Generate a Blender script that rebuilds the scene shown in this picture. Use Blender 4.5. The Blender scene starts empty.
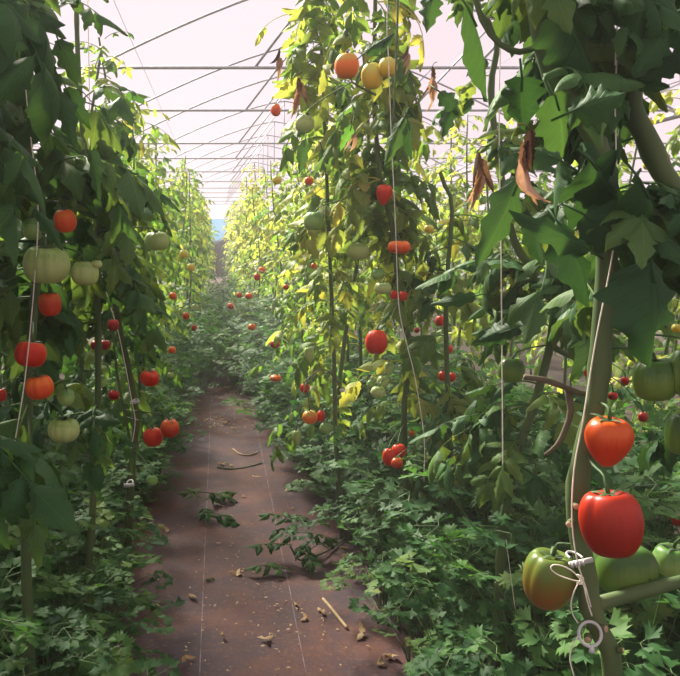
import bpy, math, random
import numpy as np
from mathutils import Matrix, Vector

SC = bpy.context.scene
COL = SC.collection
PI = math.pi
rng = random.Random(11)

# ------------------------------------------------------------------ camera
H, F, PITCH = 1.35, 815.0, math.radians(7.0)
SP, CP = math.sin(PITCH), math.cos(PITCH)
VX = 218.0
cam_d = bpy.data.cameras.new('camera')
cam = bpy.data.objects.new('camera', cam_d)
COL.objects.link(cam)
cam.location = (0, 0, H)
cam.rotation_euler = (PI / 2 - PITCH, 0, 0)
cam_d.sensor_fit = 'HORIZONTAL'
cam_d.sensor_width = 36
cam_d.lens = 36 * F / 680
cam_d.shift_x = (340 - VX) / 680
cam_d.clip_start = 0.05
cam_d.clip_end = 300
SC.camera = cam


def at(px, py, Y):
    """world point at forward distance Y for a place read off the photo"""
    t = (338 - py) / F
    z = Y * (t * CP - SP) / (CP + t * SP)
    d = Y * CP - z * SP
    return Vector(((px - VX) / F * d, Y, H + z))


def ground(px, py, z0=0.0):
    t = (338 - py) / F
    Y = (z0 - H) * (CP + t * SP) / (t * CP - SP)
    return at(px, py, Y)


# ------------------------------------------------------------------ materials
def new_mat(name):
    m = bpy.data.materials.new(name)
    m.use_nodes = True
    nt = m.node_tree
    nt.nodes.clear()
    out = nt.nodes.new('ShaderNodeOutputMaterial')
    return m, nt, out


def N(nt, typ, **kw):
    n = nt.nodes.new(typ)
    for k, v in kw.items():
        if k.startswith('i_'):
            key = k[2:].replace('_', ' ')
            n.inputs[key].default_value = v
        else:
            setattr(n, k, v)
    return n


def rgb(c):
    return (c[0], c[1], c[2], 1.0)


def srgb(r, g, b):
    f = lambda v: ((v / 255 + 0.055) / 1.055) ** 2.4 if v > 10 else v / 255 / 12.92
    return (f(r), f(g), f(b))


def ramp(nt, stops):
    n = nt.nodes.new('ShaderNodeValToRGB')
    e = n.color_ramp.elements
    while len(e) > 1:
        e.remove(e[-1])
    e[0].position, e[0].color = stops[0][0], rgb(stops[0][1])
    for p, c in stops[1:]:
        x = e.new(p)
        x.color = rgb(c)
    return n


def leaf_mat(name, stops, transl=0.4, rough=0.5, tint=(1.0, 1.1, 0.55), gain=1.5, veins=True, objvar=0.35):
    """a leaf blade: tone per leaf from the mesh attribute + per object, veins along UV, light passes through"""
    m, nt, out = new_mat(name)
    L = nt.links.new
    attr = N(nt, 'ShaderNodeAttribute', attribute_name='tone')
    info = N(nt, 'ShaderNodeObjectInfo')
    tc = N(nt, 'ShaderNodeTexCoord')
    noise = N(nt, 'ShaderNodeTexNoise', i_Scale=9.0, i_Detail=3.0)
    L(tc.outputs['Object'], noise.inputs['Vector'])
    a = N(nt, 'ShaderNodeMath', operation='MULTIPLY_ADD')
    L(info.outputs['Random'], a.inputs[0])
    a.inputs[1].default_value = objvar
    L(attr.outputs['Fac'], a.inputs[2])
    b = N(nt, 'ShaderNodeMath', operation='MULTIPLY_ADD')
    L(noise.outputs['Fac'], b.inputs[0])
    b.inputs[1].default_value = 0.4
    L(a.outputs[0], b.inputs[2])
    c = N(nt, 'ShaderNodeMath', operation='SUBTRACT')
    L(b.outputs[0], c.inputs[0])
    c.inputs[1].default_value = 0.2 + objvar / 2
    cr = ramp(nt, stops)
    L(c.outputs[0], cr.inputs['Fac'])
    col = cr.outputs['Color']
    bump_src = None
    if veins:
        uv = N(nt, 'ShaderNodeUVMap', uv_map='UVMap')
        sep = N(nt, 'ShaderNodeSeparateXYZ')
        L(uv.outputs['UV'], sep.inputs[0])
        u = N(nt, 'ShaderNodeMath', operation='ABSOLUTE')
        um = N(nt, 'ShaderNodeMath', operation='SUBTRACT')
        L(sep.outputs['X'], um.inputs[0])
        um.inputs[1].default_value = 0.5
        L(um.outputs[0], u.inputs[0])
        # side veins slant forwards from the midrib
        w = N(nt, 'ShaderNodeMath', operation='MULTIPLY_ADD')
        L(u.outputs[0], w.inputs[0])
        w.inputs[1].default_value = -0.55
        L(sep.outputs['Y'], w.inputs[2])
        w2 = N(nt, 'ShaderNodeMath', operation='MULTIPLY')
        L(w.outputs[0], w2.inputs[0])
        w2.inputs[1].default_value = 44.0
        sn = N(nt, 'ShaderNodeMath', operation='SINE')
        L(w2.outputs[0], sn.inputs[0])
        pw = N(nt, 'ShaderNodeMapRange', i_From_Min=0.8, i_From_Max=1.0, i_To_Min=0.0, i_To_Max=0.6)
        L(sn.outputs[0], pw.inputs['Value'])
        mid = N(nt, 'ShaderNodeMapRange', i_From_Min=0.015, i_From_Max=0.045, i_To_Min=1.0, i_To_Max=0.0)
        L(u.outputs[0], mid.inputs['Value'])
        mx = N(nt, 'ShaderNodeMath', operation='MAXIMUM')
        L(pw.outputs[0], mx.inputs[0])
        L(mid.outputs[0], mx.inputs[1])
        mixc = N(nt, 'ShaderNodeMix', data_type='RGBA')
        L(mx.outputs[0], mixc.inputs['Factor'])
        f2 = N(nt, 'ShaderNodeMath', operation='MULTIPLY')
        L(mx.outputs[0], f2.inputs[0])
        f2.inputs[1].default_value = 0.35
        L(f2.outputs[0], mixc.inputs['Factor'])
        L(col, mixc.inputs['A'])
        br = N(nt, 'ShaderNodeMix', data_type='RGBA', blend_type='MULTIPLY')
        br.inputs['Factor'].default_value = 1.0
        L(col, br.inputs['A'])
        br.inputs['B'].default_value = (1.9, 1.7, 1.6, 1)
        L(br.outputs['Result'], mixc.inputs['B'])
        col = mixc.outputs['Result']
        bump = N(nt, 'ShaderNodeBump', i_Strength=0.55, i_Distance=0.004, invert=True)
        L(mx.outputs[0], bump.inputs['Height'])
        bump_src = bump.outputs['Normal']
    p = N(nt, 'ShaderNodeBsdfPrincipled', i_Roughness=rough)
    p.inputs['Specular IOR Level'].default_value = 0.2
    L(col, p.inputs['Base Color'])
    tr = N(nt, 'ShaderNodeBsdfTranslucent')
    tm = N(nt, 'ShaderNodeMix', data_type='RGBA', blend_type='MULTIPLY')
    tm.inputs['Factor'].default_value = 1.0
    L(col, tm.inputs['A'])
    tm.inputs['B'].default_value = (tint[0] * gain, tint[1] * gain, tint[2] * gain, 1)
    L(tm.outputs['Result'], tr.inputs['Color'])
    if bump_src is not None:
        L(bump_src, p.inputs['Normal'])
    mix = N(nt, 'ShaderNodeMixShader')
    mix.inputs['Fac'].default_value = transl
    L(p.outputs[0], mix.inputs[1])
    L(tr.outputs[0], mix.inputs[2])
    L(mix.outputs[0], out.inputs['Surface'])
    return m


def plain_mat(name, c1, c2, scale=8.0, rough=0.6, spec=0.3, bump=0.0, metallic=0.0, stretch=None):
    m, nt, out = new_mat(name)
    L = nt.links.new
    tc = N(nt, 'ShaderNodeTexCoord')
    no = N(nt, 'ShaderNodeTexNoise', i_Scale=scale, i_Detail=4.0)
    if stretch:
        mp = N(nt, 'ShaderNodeMapping')
        mp.inputs['Scale'].default_value = stretch
        L(tc.outputs['Object'], mp.inputs['Vector'])
        L(mp.outputs[0], no.inputs['Vector'])
    else:
        L(tc.outputs['Object'], no.inputs['Vector'])
    cr = ramp(nt, [(0.3, c1), (0.7, c2)])
    L(no.outputs['Fac'], cr.inputs['Fac'])
    p = N(nt, 'ShaderNodeBsdfPrincipled', i_Roughness=rough, i_Metallic=metallic)
    p.inputs['Specular IOR Level'].default_value = spec
    L(cr.outputs['Color'], p.inputs['Base Color'])
    if bump:
        b = N(nt, 'ShaderNodeBump', i_Strength=bump, i_Distance=0.01)
        L(no.outputs['Fac'], b.inputs['Height'])
        L(b.outputs['Normal'], p.inputs['Normal'])
    L(p.outputs[0], out.inputs['Surface'])
    return m


def tomato_mat(name, low, high, edge=0.35, soft=0.5, streak=0.25, rough=0.4):
    """skin colour runs from the blossom end (low) to the shoulders (high), with uneven ripening"""
    m, nt, out = new_mat(name)
    L = nt.links.new
    tc = N(nt, 'ShaderNodeTexCoord')
    sep = N(nt, 'ShaderNodeSeparateXYZ')
    L(tc.outputs['Generated'], sep.inputs[0])
    no = N(nt, 'ShaderNodeTexNoise', i_Scale=3.2, i_Detail=3.0)
    L(tc.outputs['Generated'], no.inputs['Vector'])
    mp = N(nt, 'ShaderNodeMapping')
    mp.inputs['Scale'].default_value = (16, 16, 1.6)
    L(tc.outputs['Generated'], mp.inputs['Vector'])
    st = N(nt, 'ShaderNodeTexNoise', i_Scale=1.0, i_Detail=2.0)
    L(mp.outputs[0], st.inputs['Vector'])
    a = N(nt, 'ShaderNodeMath', operation='MULTIPLY_ADD')
    L(no.outputs['Fac'], a.inputs[0])
    a.inputs[1].default_value = 0.7
    L(sep.outputs['Z'], a.inputs[2])
    b = N(nt, 'ShaderNodeMath', operation='MULTIPLY_ADD')
    L(st.outputs['Fac'], b.inputs[0])
    b.inputs[1].default_value = streak
    L(a.outputs[0], b.inputs[2])
    mr = N(nt, 'ShaderNodeMapRange', i_From_Min=edge + 0.35 + streak / 2, i_From_Max=edge + soft + 0.35 + streak / 2)
    L(b.outputs[0], mr.inputs['Value'])
    mix = N(nt, 'ShaderNodeMix', data_type='RGBA')
    L(mr.outputs[0], mix.inputs['Factor'])
    mix.inputs['A'].default_value = rgb(low)
    mix.inputs['B'].default_value = rgb(high)
    p = N(nt, 'ShaderNodeBsdfPrincipled', i_Roughness=rough)
    p.inputs['Specular IOR Level'].default_value = 0.3
    p.inputs['Subsurface Weight'].default_value = 0.0
    L(mix.outputs['Result'], p.inputs['Base Color'])
    L(p.outputs[0], out.inputs['Surface'])
    return m


G_STOPS = [(0.0, (0.02, 0.07, 0.022)), (0.45, (0.045, 0.13, 0.036)), (0.8, (0.1, 0.19, 0.045)), (1.0, (0.16, 0.2, 0.035))]
M = {}
M['leaf'] = leaf_mat('tomato_leaf', G_STOPS, transl=0.32, gain=1.2, tint=(1.35, 1.0, 0.5), rough=0.55)
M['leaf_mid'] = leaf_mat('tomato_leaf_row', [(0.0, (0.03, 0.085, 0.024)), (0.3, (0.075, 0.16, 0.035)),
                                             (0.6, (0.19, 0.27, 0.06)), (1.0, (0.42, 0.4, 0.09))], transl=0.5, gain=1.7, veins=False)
M['leaf_daylit'] = leaf_mat('tomato_leaf_daylit', [(0.0, (0.05, 0.125, 0.032)), (0.4, (0.11, 0.21, 0.05)),
                                                (0.75, (0.21, 0.29, 0.07)), (1.0, (0.34, 0.36, 0.09))], transl=0.45, gain=1.6, tint=(1.25, 1.0, 0.5), rough=0.55)  # brighter copy of leaf; extra light on these plants put into the colour
M['leaf_sun'] = leaf_mat('tomato_leaf_sunlit', [(0.0, (0.06, 0.13, 0.03)), (0.3, (0.15, 0.23, 0.045)),
                                              (0.6, (0.34, 0.36, 0.08)), (1.0, (0.6, 0.5, 0.11))], transl=0.5, gain=1.75, veins=False)  # yellowing leaves, with the aisle sunlight also put into their colour
M['leaf_yellow'] = leaf_mat('yellowing_leaf', [(0.0, (0.06, 0.15, 0.03)), (0.4, (0.13, 0.22, 0.05)),
                                               (0.7, (0.27, 0.3, 0.08)), (1.0, (0.46, 0.38, 0.11))], transl=0.5, gain=1.5)
M['leaf_dry'] = leaf_mat('dry_leaf', [(0.0, (0.06, 0.035, 0.025)), (0.4, (0.2, 0.115, 0.075)), (1.0, (0.55, 0.37, 0.25))],
                         transl=0.25, rough=0.8, tint=(1.1, 0.9, 0.6))
M['leaf_litter'] = leaf_mat('litter_leaf', [(0.0, (0.2, 0.1, 0.05)), (0.5, (0.42, 0.27, 0.14)), (1.0, (0.6, 0.46, 0.28))],
                            transl=0.1, rough=0.85, tint=(1, 1, 1), gain=1.0, veins=False)
M['parsley'] = leaf_mat('parsley_leaf', [(0.0, (0.018, 0.068, 0.021)), (0.45, (0.042, 0.125, 0.034)),
                                         (0.8, (0.088, 0.19, 0.046)), (1.0, (0.19, 0.26, 0.06))], transl=0.35, gain=1.6, veins=False, rough=0.6)
M['stalk'] = plain_mat('parsley_stalk', (0.05, 0.13, 0.03), (0.12, 0.2, 0.06), rough=0.5)
M['stem'] = plain_mat('tomato_stem', (0.05, 0.095, 0.03), (0.11, 0.15, 0.05), scale=14, rough=0.6, bump=0.15, stretch=(1, 1, .15))
M['stem_old'] = plain_mat('woody_stem', (0.045, 0.075, 0.022), (0.11, 0.13, 0.045), scale=22, rough=0.7, bump=0.35, stretch=(1, 1, .2))
M['stem_brown'] = plain_mat('brown_stem', (0.06, 0.055, 0.03), (0.13, 0.11, 0.07), scale=25, rough=0.8, bump=0.3)
M['cut'] = plain_mat('cut_wood', (0.4, 0.28, 0.16), (0.6, 0.45, 0.3), scale=60, rough=0.8)
M['twine'] = plain_mat('twine', (0.66, 0.6, 0.47), (0.85, 0.8, 0.68), scale=120, rough=0.9)
M['clip'] = plain_mat('clip_plastic', (0.42, 0.42, 0.4), (0.6, 0.6, 0.57), scale=10, rough=0.3, spec=0.5)
M['steel'] = plain_mat('galvanised_steel', (0.3, 0.29, 0.33), (0.42, 0.41, 0.45), scale=30, rough=0.5, metallic=0.3)
M['dry_stem'] = plain_mat('dry_stem', (0.4, 0.27, 0.14), (0.6, 0.44, 0.26), scale=30, rough=0.8)
M['calyx'] = plain_mat('calyx', (0.03, 0.075, 0.02), (0.07, 0.12, 0.035), scale=20, rough=0.6)

RED, DRED = srgb(192, 36, 8), srgb(140, 18, 12)
ORG, DORG = srgb(232, 112, 36), srgb(220, 76, 30)
YEL = srgb(222, 176, 58)
PGR, GRN, DGR = srgb(182, 196, 120), srgb(126, 160, 78), srgb(84, 124, 46)
M['t_red'] = tomato_mat('ripe_red_skin', RED, srgb(214, 66, 18), edge=0.6)
M['t_bigred'] = tomato_mat('deep_red_skin', srgb(138, 20, 2), srgb(172, 42, 12), edge=0.3, soft=0.7, streak=0.5)
M['t_orangered'] = tomato_mat('orange_red_skin', srgb(186, 48, 8), srgb(208, 88, 26), edge=0.4, streak=0.4)
M['t_orange'] = tomato_mat('orange_skin', DORG, ORG, edge=0.35)
M['t_orangegreen'] = tomato_mat('orange_skin_yellow_shoulders', ORG, srgb(190, 160, 60), edge=0.5)
M['t_yellow'] = tomato_mat('yellow_skin', YEL, srgb(196, 190, 80), edge=0.3)
M['t_pale'] = tomato_mat('pale_green_skin', srgb(168, 182, 112), srgb(122, 152, 70), edge=0.55, streak=0.5)
M['t_green'] = tomato_mat('green_skin', srgb(142, 172, 96), srgb(96, 140, 66), edge=0.4, streak=0.5)
M['t_dgreen'] = tomato_mat('dark_green_skin', srgb(92, 120, 44), srgb(58, 92, 34), edge=0.35, streak=0.5)
M['t_turning'] = tomato_mat('turning_green_skin', srgb(126, 80, 28), srgb(88, 108, 40), edge=0.1, soft=0.75, streak=0.5)
M['t_darkred'] = tomato_mat('dark_red_skin', DRED, srgb(190, 34, 28), edge=0.5)


def film_mat():
    m, nt, out = new_mat('greenhouse_film')
    t = N(nt, 'ShaderNodeBsdfTransparent')
    t.inputs['Color'].default_value = (0.97, 0.97, 0.98, 1)
    tr = N(nt, 'ShaderNodeBsdfTranslucent')
    tr.inputs['Color'].default_value = (0.93, 0.9, 0.92, 1)
    mix = N(nt, 'ShaderNodeMixShader')
    mix.inputs['Fac'].default_value = 0.06
    nt.links.new(t.outputs[0], mix.inputs[1])
    nt.links.new(tr.outputs[0], mix.inputs[2])
    nt.links.new(mix.outputs[0], out.inputs['Surface'])
    return m


M['film'] = film_mat()


def floor_mat():
    """brown woven ground cover: mottled dust and rust, weave, and pale marker threads every 33 cm"""
    m, nt, out = new_mat('woven_ground_cover')
    L = nt.links.new
    tc = N(nt, 'ShaderNodeTexCoord')
    n1 = N(nt, 'ShaderNodeTexNoise', i_Scale=3.4, i_Detail=8.0, i_Roughness=0.72)
    n2 = N(nt, 'ShaderNodeTexNoise', i_Scale=60.0, i_Detail=4.0)
    n3 = N(nt, 'ShaderNodeTexNoise', i_Scale=1.1, i_Detail=4.0)
    for n in (n1, n2, n3):
        L(tc.outputs['Object'], n.inputs['Vector'])
    c1 = ramp(nt, [(0.3, srgb(52, 44, 56)), (0.46, srgb(74, 55, 60)), (0.56, srgb(100, 64, 56)), (0.7, srgb(130, 80, 58))])
    L(n1.outputs['Fac'], c1.inputs['Fac'])
    c3 = ramp(nt, [(0.35, srgb(60, 52, 68)), (0.65, srgb(100, 66, 62))])
    L(n3.outputs['Fac'], c3.inputs['Fac'])
    mx = N(nt, 'ShaderNodeMix', data_type='RGBA')
    mx.inputs['Factor'].default_value = 0.4
    L(c1.outputs['Color'], mx.inputs['A'])
    L(c3.outputs['Color'], mx.inputs['B'])
    sp = N(nt, 'ShaderNodeMapRange', i_From_Min=0.56, i_From_Max=0.7, i_To_Min=0, i_To_Max=0.6)
    L(n2.outputs['Fac'], sp.inputs['Value'])
    mx2 = N(nt, 'ShaderNodeMix', data_type='RGBA')
    L(sp.outputs[0], mx2.inputs['Factor'])
    L(mx.outputs['Result'], mx2.inputs['A'])
    mx2.inputs['B'].default_value = rgb(srgb(128, 86, 64))
    # marker threads
    sep = N(nt, 'ShaderNodeSeparateXYZ')
    L(tc.outputs['Object'], sep.inputs[0])
    ad = N(nt, 'ShaderNodeMath', operation='ADD')
    L(sep.outputs['X'], ad.inputs[0])
    ad.inputs[1].default_value = 3.379
    md = N(nt, 'ShaderNodeMath', operation='MODULO')
    L(ad.outputs[0], md.inputs[0])
    md.inputs[1].default_value = 0.332
    ls = N(nt, 'ShaderNodeMath', operation='LESS_THAN')
    L(md.outputs[0], ls.inputs[0])
    ls.inputs[1].default_value = 0.0034
    n4 = N(nt, 'ShaderNodeTexNoise', i_Scale=14.0, i_Detail=2.0)
    L(tc.outputs['Object'], n4.inputs['Vector'])
    r4 = N(nt, 'ShaderNodeMapRange', i_From_Min=0.35, i_From_Max=0.6, i_To_Min=0.05, i_To_Max=0.5)
    L(n4.outputs['Fac'], r4.inputs['Value'])
    lm = N(nt, 'ShaderNodeMath', operation='MULTIPLY')
    L(ls.outputs[0], lm.inputs[0])
    L(r4.outputs[0], lm.inputs[1])
    mx3 = N(nt, 'ShaderNodeMix', data_type='RGBA')
    L(lm.outputs[0], mx3.inputs['Factor'])
    L(mx2.outputs['Result'], mx3.inputs['A'])
    mx3.inputs['B'].default_value = rgb(srgb(178, 156, 172))
    p = N(nt, 'ShaderNodeBsdfPrincipled', i_Roughness=0.55)
    p.inputs['Specular IOR Level'].default_value = 0.25
    L(mx3.outputs['Result'], p.inputs['Base Color'])
    w = N(nt, 'ShaderNodeTexWave', i_Scale=90.0, bands_direction='Y')
    L(tc.outputs['Object'], w.inputs['Vector'])
    ab = N(nt, 'ShaderNodeMath', operation='MULTIPLY_ADD')
    L(w.outputs['Fac'], ab.inputs[0])
    ab.inputs[1].default_value = 0.15
    L(n2.outputs['Fac'], ab.inputs[2])
    b = N(nt, 'ShaderNodeBump', i_Strength=0.35, i_Distance=0.004)
    L(ab.outputs[0], b.inputs['Height'])
    L(b.outputs['Normal'], p.inputs['Normal'])
    L(p.outputs[0], out.inputs['Surface'])
    return m


M['floor'] = floor_mat()
M['soil'] = plain_mat('soil', (0.025, 0.017, 0.012), (0.06, 0.04, 0.028), scale=6, rough=0.95, bump=0.4)
M['grass_out'] = plain_mat('grass_outside', (0.05, 0.1, 0.03), (0.1, 0.16, 0.05), scale=3, rough=0.9)
def tarp_mat():
    m, nt, out = new_mat('blue_sheet')
    d = N(nt, 'ShaderNodeBsdfDiffuse')
    d.inputs['Color'].default_value = rgb(srgb(130, 160, 192))
    t = N(nt, 'ShaderNodeBsdfTranslucent')
    t.inputs['Color'].default_value = rgb(srgb(96, 136, 172))
    mix = N(nt, 'ShaderNodeMixShader')
    mix.inputs['Fac'].default_value = 0.6
    nt.links.new(d.outputs[0], mix.inputs[1])
    nt.links.new(t.outputs[0], mix.inputs[2])
    nt.links.new(mix.outputs[0], out.inputs['Surface'])
    return m


M['tarp'] = tarp_mat()
M['doorway_dark'] = plain_mat('doorway_darkness', (0.02, 0.022, 0.02), (0.045, 0.045, 0.04), scale=5, rough=0.9)  # near-black, the darkness of the unlit doorway put into the colour


# ------------------------------------------------------------------ mesh building
class MB:
    """collects vertices, faces, uvs and a per-vertex tone, then links them as one mesh object"""

    def __init__(s):
        s.v, s.f, s.uv, s.tone, s.mi, s.n = [], [], [], [], [], 0

    def add(s, verts, faces, uv=None, tone=0.5, mi=0):
        verts = np.asarray(verts, dtype=float).reshape(-1, 3)
        k = s.n
        s.v.append(verts)
        s.f.extend([tuple(i + k for i in f) for f in faces])
        s.mi.extend([mi] * len(faces))
        s.uv.append(np.zeros((len(verts), 2)) + 0.5 if uv is None else np.asarray(uv, dtype=float))
        s.tone.append(np.full(len(verts), tone, dtype=float))
        s.n += len(verts)

    def tube(s, pts, rad, sides=6, tone=0.5, mi=0, closed=True):
        pts = [np.asarray(p, dtype=float) for p in pts]
        n = len(pts)
        if not hasattr(rad, '__len__'):
            rad = [rad] * n
        vs = []
        prev = None
        for i, p in enumerate(pts):
            t = pts[min(i + 1, n - 1)] - pts[max(i - 1, 0)]
            t = t / (np.linalg.norm(t) + 1e-12)
            if prev is None:
                a = np.array([1.0, 0, 0]) if abs(t[0]) < 0.8 else np.array([0, 1.0, 0])
            else:
                a = prev
            a = a - t * a.dot(t)
            a /= np.linalg.norm(a) + 1e-12
            prev = a
            b = np.cross(t, a)
            for k in range(sides):
                an = 2 * PI * k / sides
                vs.append(p + rad[i] * (a * math.cos(an) + b * math.sin(an)))
        fs = []
        for i in range(n - 1):
            for k in range(sides):
                k2 = (k + 1) % sides
                fs.append((i * sides + k, i * sides + k2, (i + 1) * sides + k2, (i + 1) * sides + k))
        if closed:
            fs.append(tuple(range(sides - 1, -1, -1)))
            fs.append(tuple((n - 1) * sides + k for k in range(sides)))
        s.add(vs, fs, tone=tone, mi=mi)

    def mesh(s, name, mats, smooth=True):
        me = bpy.data.meshes.new(name)
        v = np.concatenate(s.v) if s.v else np.zeros((0, 3))
        me.from_pydata(v.tolist(), [], s.f)
        if not isinstance(mats, (list, tuple)):
            mats = [mats]
        for m in mats:
            me.materials.append(m)
        if len(s.f):
            uvl = me.uv_layers.new(name='UVMap')
            li = np.zeros(len(me.loops), dtype=np.int32)
            me.loops.foreach_get('vertex_index', li)
            uvl.data.foreach_set('uv', np.concatenate(s.uv)[li].astype(np.float32).ravel())
            at_ = me.attributes.new('tone', 'FLOAT', 'POINT')
            at_.data.foreach_set('value', np.concatenate(s.tone).astype(np.float32))
            me.polygons.foreach_set('material_index', np.array(s.mi, dtype=np.int32))
            me.polygons.foreach_set('use_smooth', np.full(len(s.f), smooth))
        me.update()
        return me

    def build(s, name, mats, parent=None, smooth=True, loc=None):
        return obj(name, s.mesh(name, mats, smooth), parent, loc)


def obj(name, me, parent=None, loc=None):
    o = bpy.data.objects.new(name, me)
    COL.objects.link(o)
    if parent is not None:
        o.parent = parent
    if loc is not None:
        o.location = loc
    return o


def tag(o, label=None, cat=None, group=None, kind=None):
    if label: o['label'] = label
    if cat: o['category'] = cat
    if group: o['group'] = group
    if kind: o['kind'] = kind
    return o


def empty(name, loc, rz=0.0):
    o = bpy.data.objects.new(name, None)
    COL.objects.link(o)
    o.location = loc
    o.rotation_euler = (0, 0, rz)
    o.empty_display_size = 0.1
    return o


def copy_tree(o, parent=None):
    c = o.copy()
    COL.objects.link(c)
    if parent is not None:
        c.parent = parent
    for ch in list(o.children):
        copy_tree(ch, c)
    return c


def rotm(axis, a):
    return np.array(Matrix.Rotation(a, 3, axis))


def smooth_path(pts, step=0.03):
    """Catmull-Rom through pts"""
    P = [np.asarray(p, dtype=float) for p in pts]
    if len(P) < 3:
        n = max(2, int(np.linalg.norm(P[-1] - P[0]) / step))
        return [P[0] + (P[-1] - P[0]) * i / n for i in range(n + 1)]
    P = [2 * P[0] - P[1]] + P + [2 * P[-1] - P[-2]]
    out = []
    for i in range(1, len(P) - 2):
        p0, p1, p2, p3 = P[i - 1:i + 3]
        n = max(2, int(np.linalg.norm(p2 - p1) / step))
        for k in range(n):
            t = k / n
            out.append(0.5 * (2 * p1 + (p2 - p0) * t + (2 * p0 - 5 * p1 + 4 * p2 - p3) * t * t + (3 * p1 - p0 - 3 * p2 + p3) * t ** 3))
    out.append(P[-2])
    return out


# ------------------------------------------------------------------ tomato leaves
def leaflet(mb, base, R, L, W, n, m, r, droop, fold, tone, lobes=3.5, mi=0):
    """one lobed leaflet blade: base point, frame R (columns side, along, up)"""
    vs, uv = [], []
    y = z = 0.0
    ang = 0.0
    ph = r.uniform(0, 1)
    tw = r.uniform(-0.5, 0.5)
    wav = r.uniform(0.08, 0.3) * W
    for i in range(n + 1):
        t = i / n
        if i:
            ang = -droop * (t ** 1.2)
            y += math.cos(ang) * L / n
            z += math.sin(ang) * L / n
        w = W * (math.sin(PI * min(1, 0.04 + t * 0.96) ** 0.72) ** 0.85 if t < 1 else 0.0)
        lob = 1.0
        if n >= 6 and 0 < t < 1:
            lob = 1 + 0.24 * math.sin(2 * PI * (t * lobes + ph))
        for k in range(-m, m + 1):
            u = k / m
            ww = w * (1 + (lob - 1) * abs(u) ** 1.5)
            a = tw * t
            x0 = u * ww
            zz = -fold * abs(u) * w + wav * math.sin(7 * t + 3 * u + ph * 6) * abs(u) - 0.25 * w * u * u
            x1 = x0 * math.cos(a) - zz * math.sin(a)
            z1 = x0 * math.sin(a) + zz * math.cos(a)
            # side displaced along the bent blade
            vs.append((x1, y - math.sin(ang) * z1 - (0.12 * abs(u) * w), z + math.cos(ang) * z1))
            uv.append((0.5 + 0.5 * u, t))
    vs = np.array(vs) @ np.asarray(R).T + np.asarray(base)
    q = 2 * m + 1
    fs = []
    for i in range(n):
        for k in range(q - 1):
            fs.append((i * q + k, i * q + k + 1, (i + 1) * q + k + 1, (i + 1) * q + k))
    mb.add(vs, fs, uv, tone, mi)


def frame(d, up):
    d = d / (np.linalg.norm(d) + 1e-12)
    s = np.cross(d, up)
    if np.linalg.norm(s) < 1e-4:
        s = np.array([1.0, 0, 0])
    s /= np.linalg.norm(s)
    u = np.cross(s, d)
    return np.stack([s, d, u], axis=1)


def compound_leaf(mb, M4, L, r, n=9, m=2, pairs=3, size=0.1, droop=1.3, tone=0.5, rach=0.0022, mi=0, smi=0, elev=None, sides=5):
    """a tomato leaf: drooping rachis with pairs of lobed leaflets and one at the tip; M4 = (R3, origin)"""
    R3, o = M4
    e = r.uniform(0.05, 0.5) if elev is None else elev
    pts, tans = [], []
    p = np.zeros(3)
    seg = 8 if n >= 6 else 5
    swerve = r.uniform(-0.4, 0.4)
    for i in range(seg + 1):
        t = i / seg
        a = e - droop * t
        yaw = swerve * t
        tan = np.array([math.sin(yaw) * math.cos(a), math.cos(yaw) * math.cos(a), math.sin(a)])
        if i:
            p = p + tan * L / seg
        pts.append(p.copy())
        tans.append(tan)
    wp = [R3 @ q + o for q in pts]
    mb.tube(wp, [rach * (1.25 - 0.75 * i / seg) for i in range(seg + 1)], sides, tone, smi, closed=False)
    UP = np.array([0, 0, 1.0])

    def put(t, side, sc):
        x = t * seg
        i = min(int(x), seg - 1)
        f = x - i
        pp = pts[i] * (1 - f) + pts[i + 1] * f
        tan = tans[i]
        fr = frame(tan, UP)
        if side:
            yw = side * r.uniform(0.75, 1.25)
            d = fr[:, 1] * math.cos(yw) + fr[:, 0] * math.sin(yw)
            d = d + UP * r.uniform(-0.65, 0.15)
        else:
            d = fr[:, 1] + UP * r.uniform(-0.3, 0.1)
        upv = fr[:, 2] + 0.45 * np.array([r.uniform(-1, 1), r.uniform(-1, 1), r.uniform(-.3, 1)])
        fr2 = frame(d, upv)
        if side:
            st = pp + fr2[:, 1] * 0.12 * size * sc
            mb.tube([R3 @ pp + o, R3 @ st + o], rach * 0.6, 3, tone, smi, closed=False)
        else:
            st = pp
        ll = size * sc * r.uniform(0.85, 1.15)
        leaflet(mb, R3 @ st + o, R3 @ fr2, ll, ll * r.uniform(0.19, 0.28), n, m, r, r.uniform(0.3, 1.7), r.uniform(0.1, 0.9),
                tone + r.uniform(-0.08, 0.08), mi=mi)

    put(1.0, 0, 1.15)
    for j in range(pairs):
        t = 0.34 + 0.58 * j / max(1, pairs - 1) if pairs > 1 else 0.6
        sc = 0.75 + 0.4 * math.sin(PI * (0.25 + 0.6 * t))
        put(t - 0.02, 1, sc * r.uniform(0.8, 1.05))
        put(t + 0.02, -1, sc * r.uniform(0.8, 1.05))
        if n >= 6 and j < pairs - 1:
            put(t + 0.1, r.choice((-1, 1)), 0.35)


def leaf_proto(seed, mat, L, size, pairs, droop, elev, n=9, m=2, tone=0.5):
    r = random.Random(seed)
    mb = MB()
    compound_leaf(mb, (np.eye(3), np.zeros(3)), L, r, n=n, m=m, pairs=pairs, size=size, droop=droop, elev=elev, tone=tone)
    return mb.mesh('leaf', mat)


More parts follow.
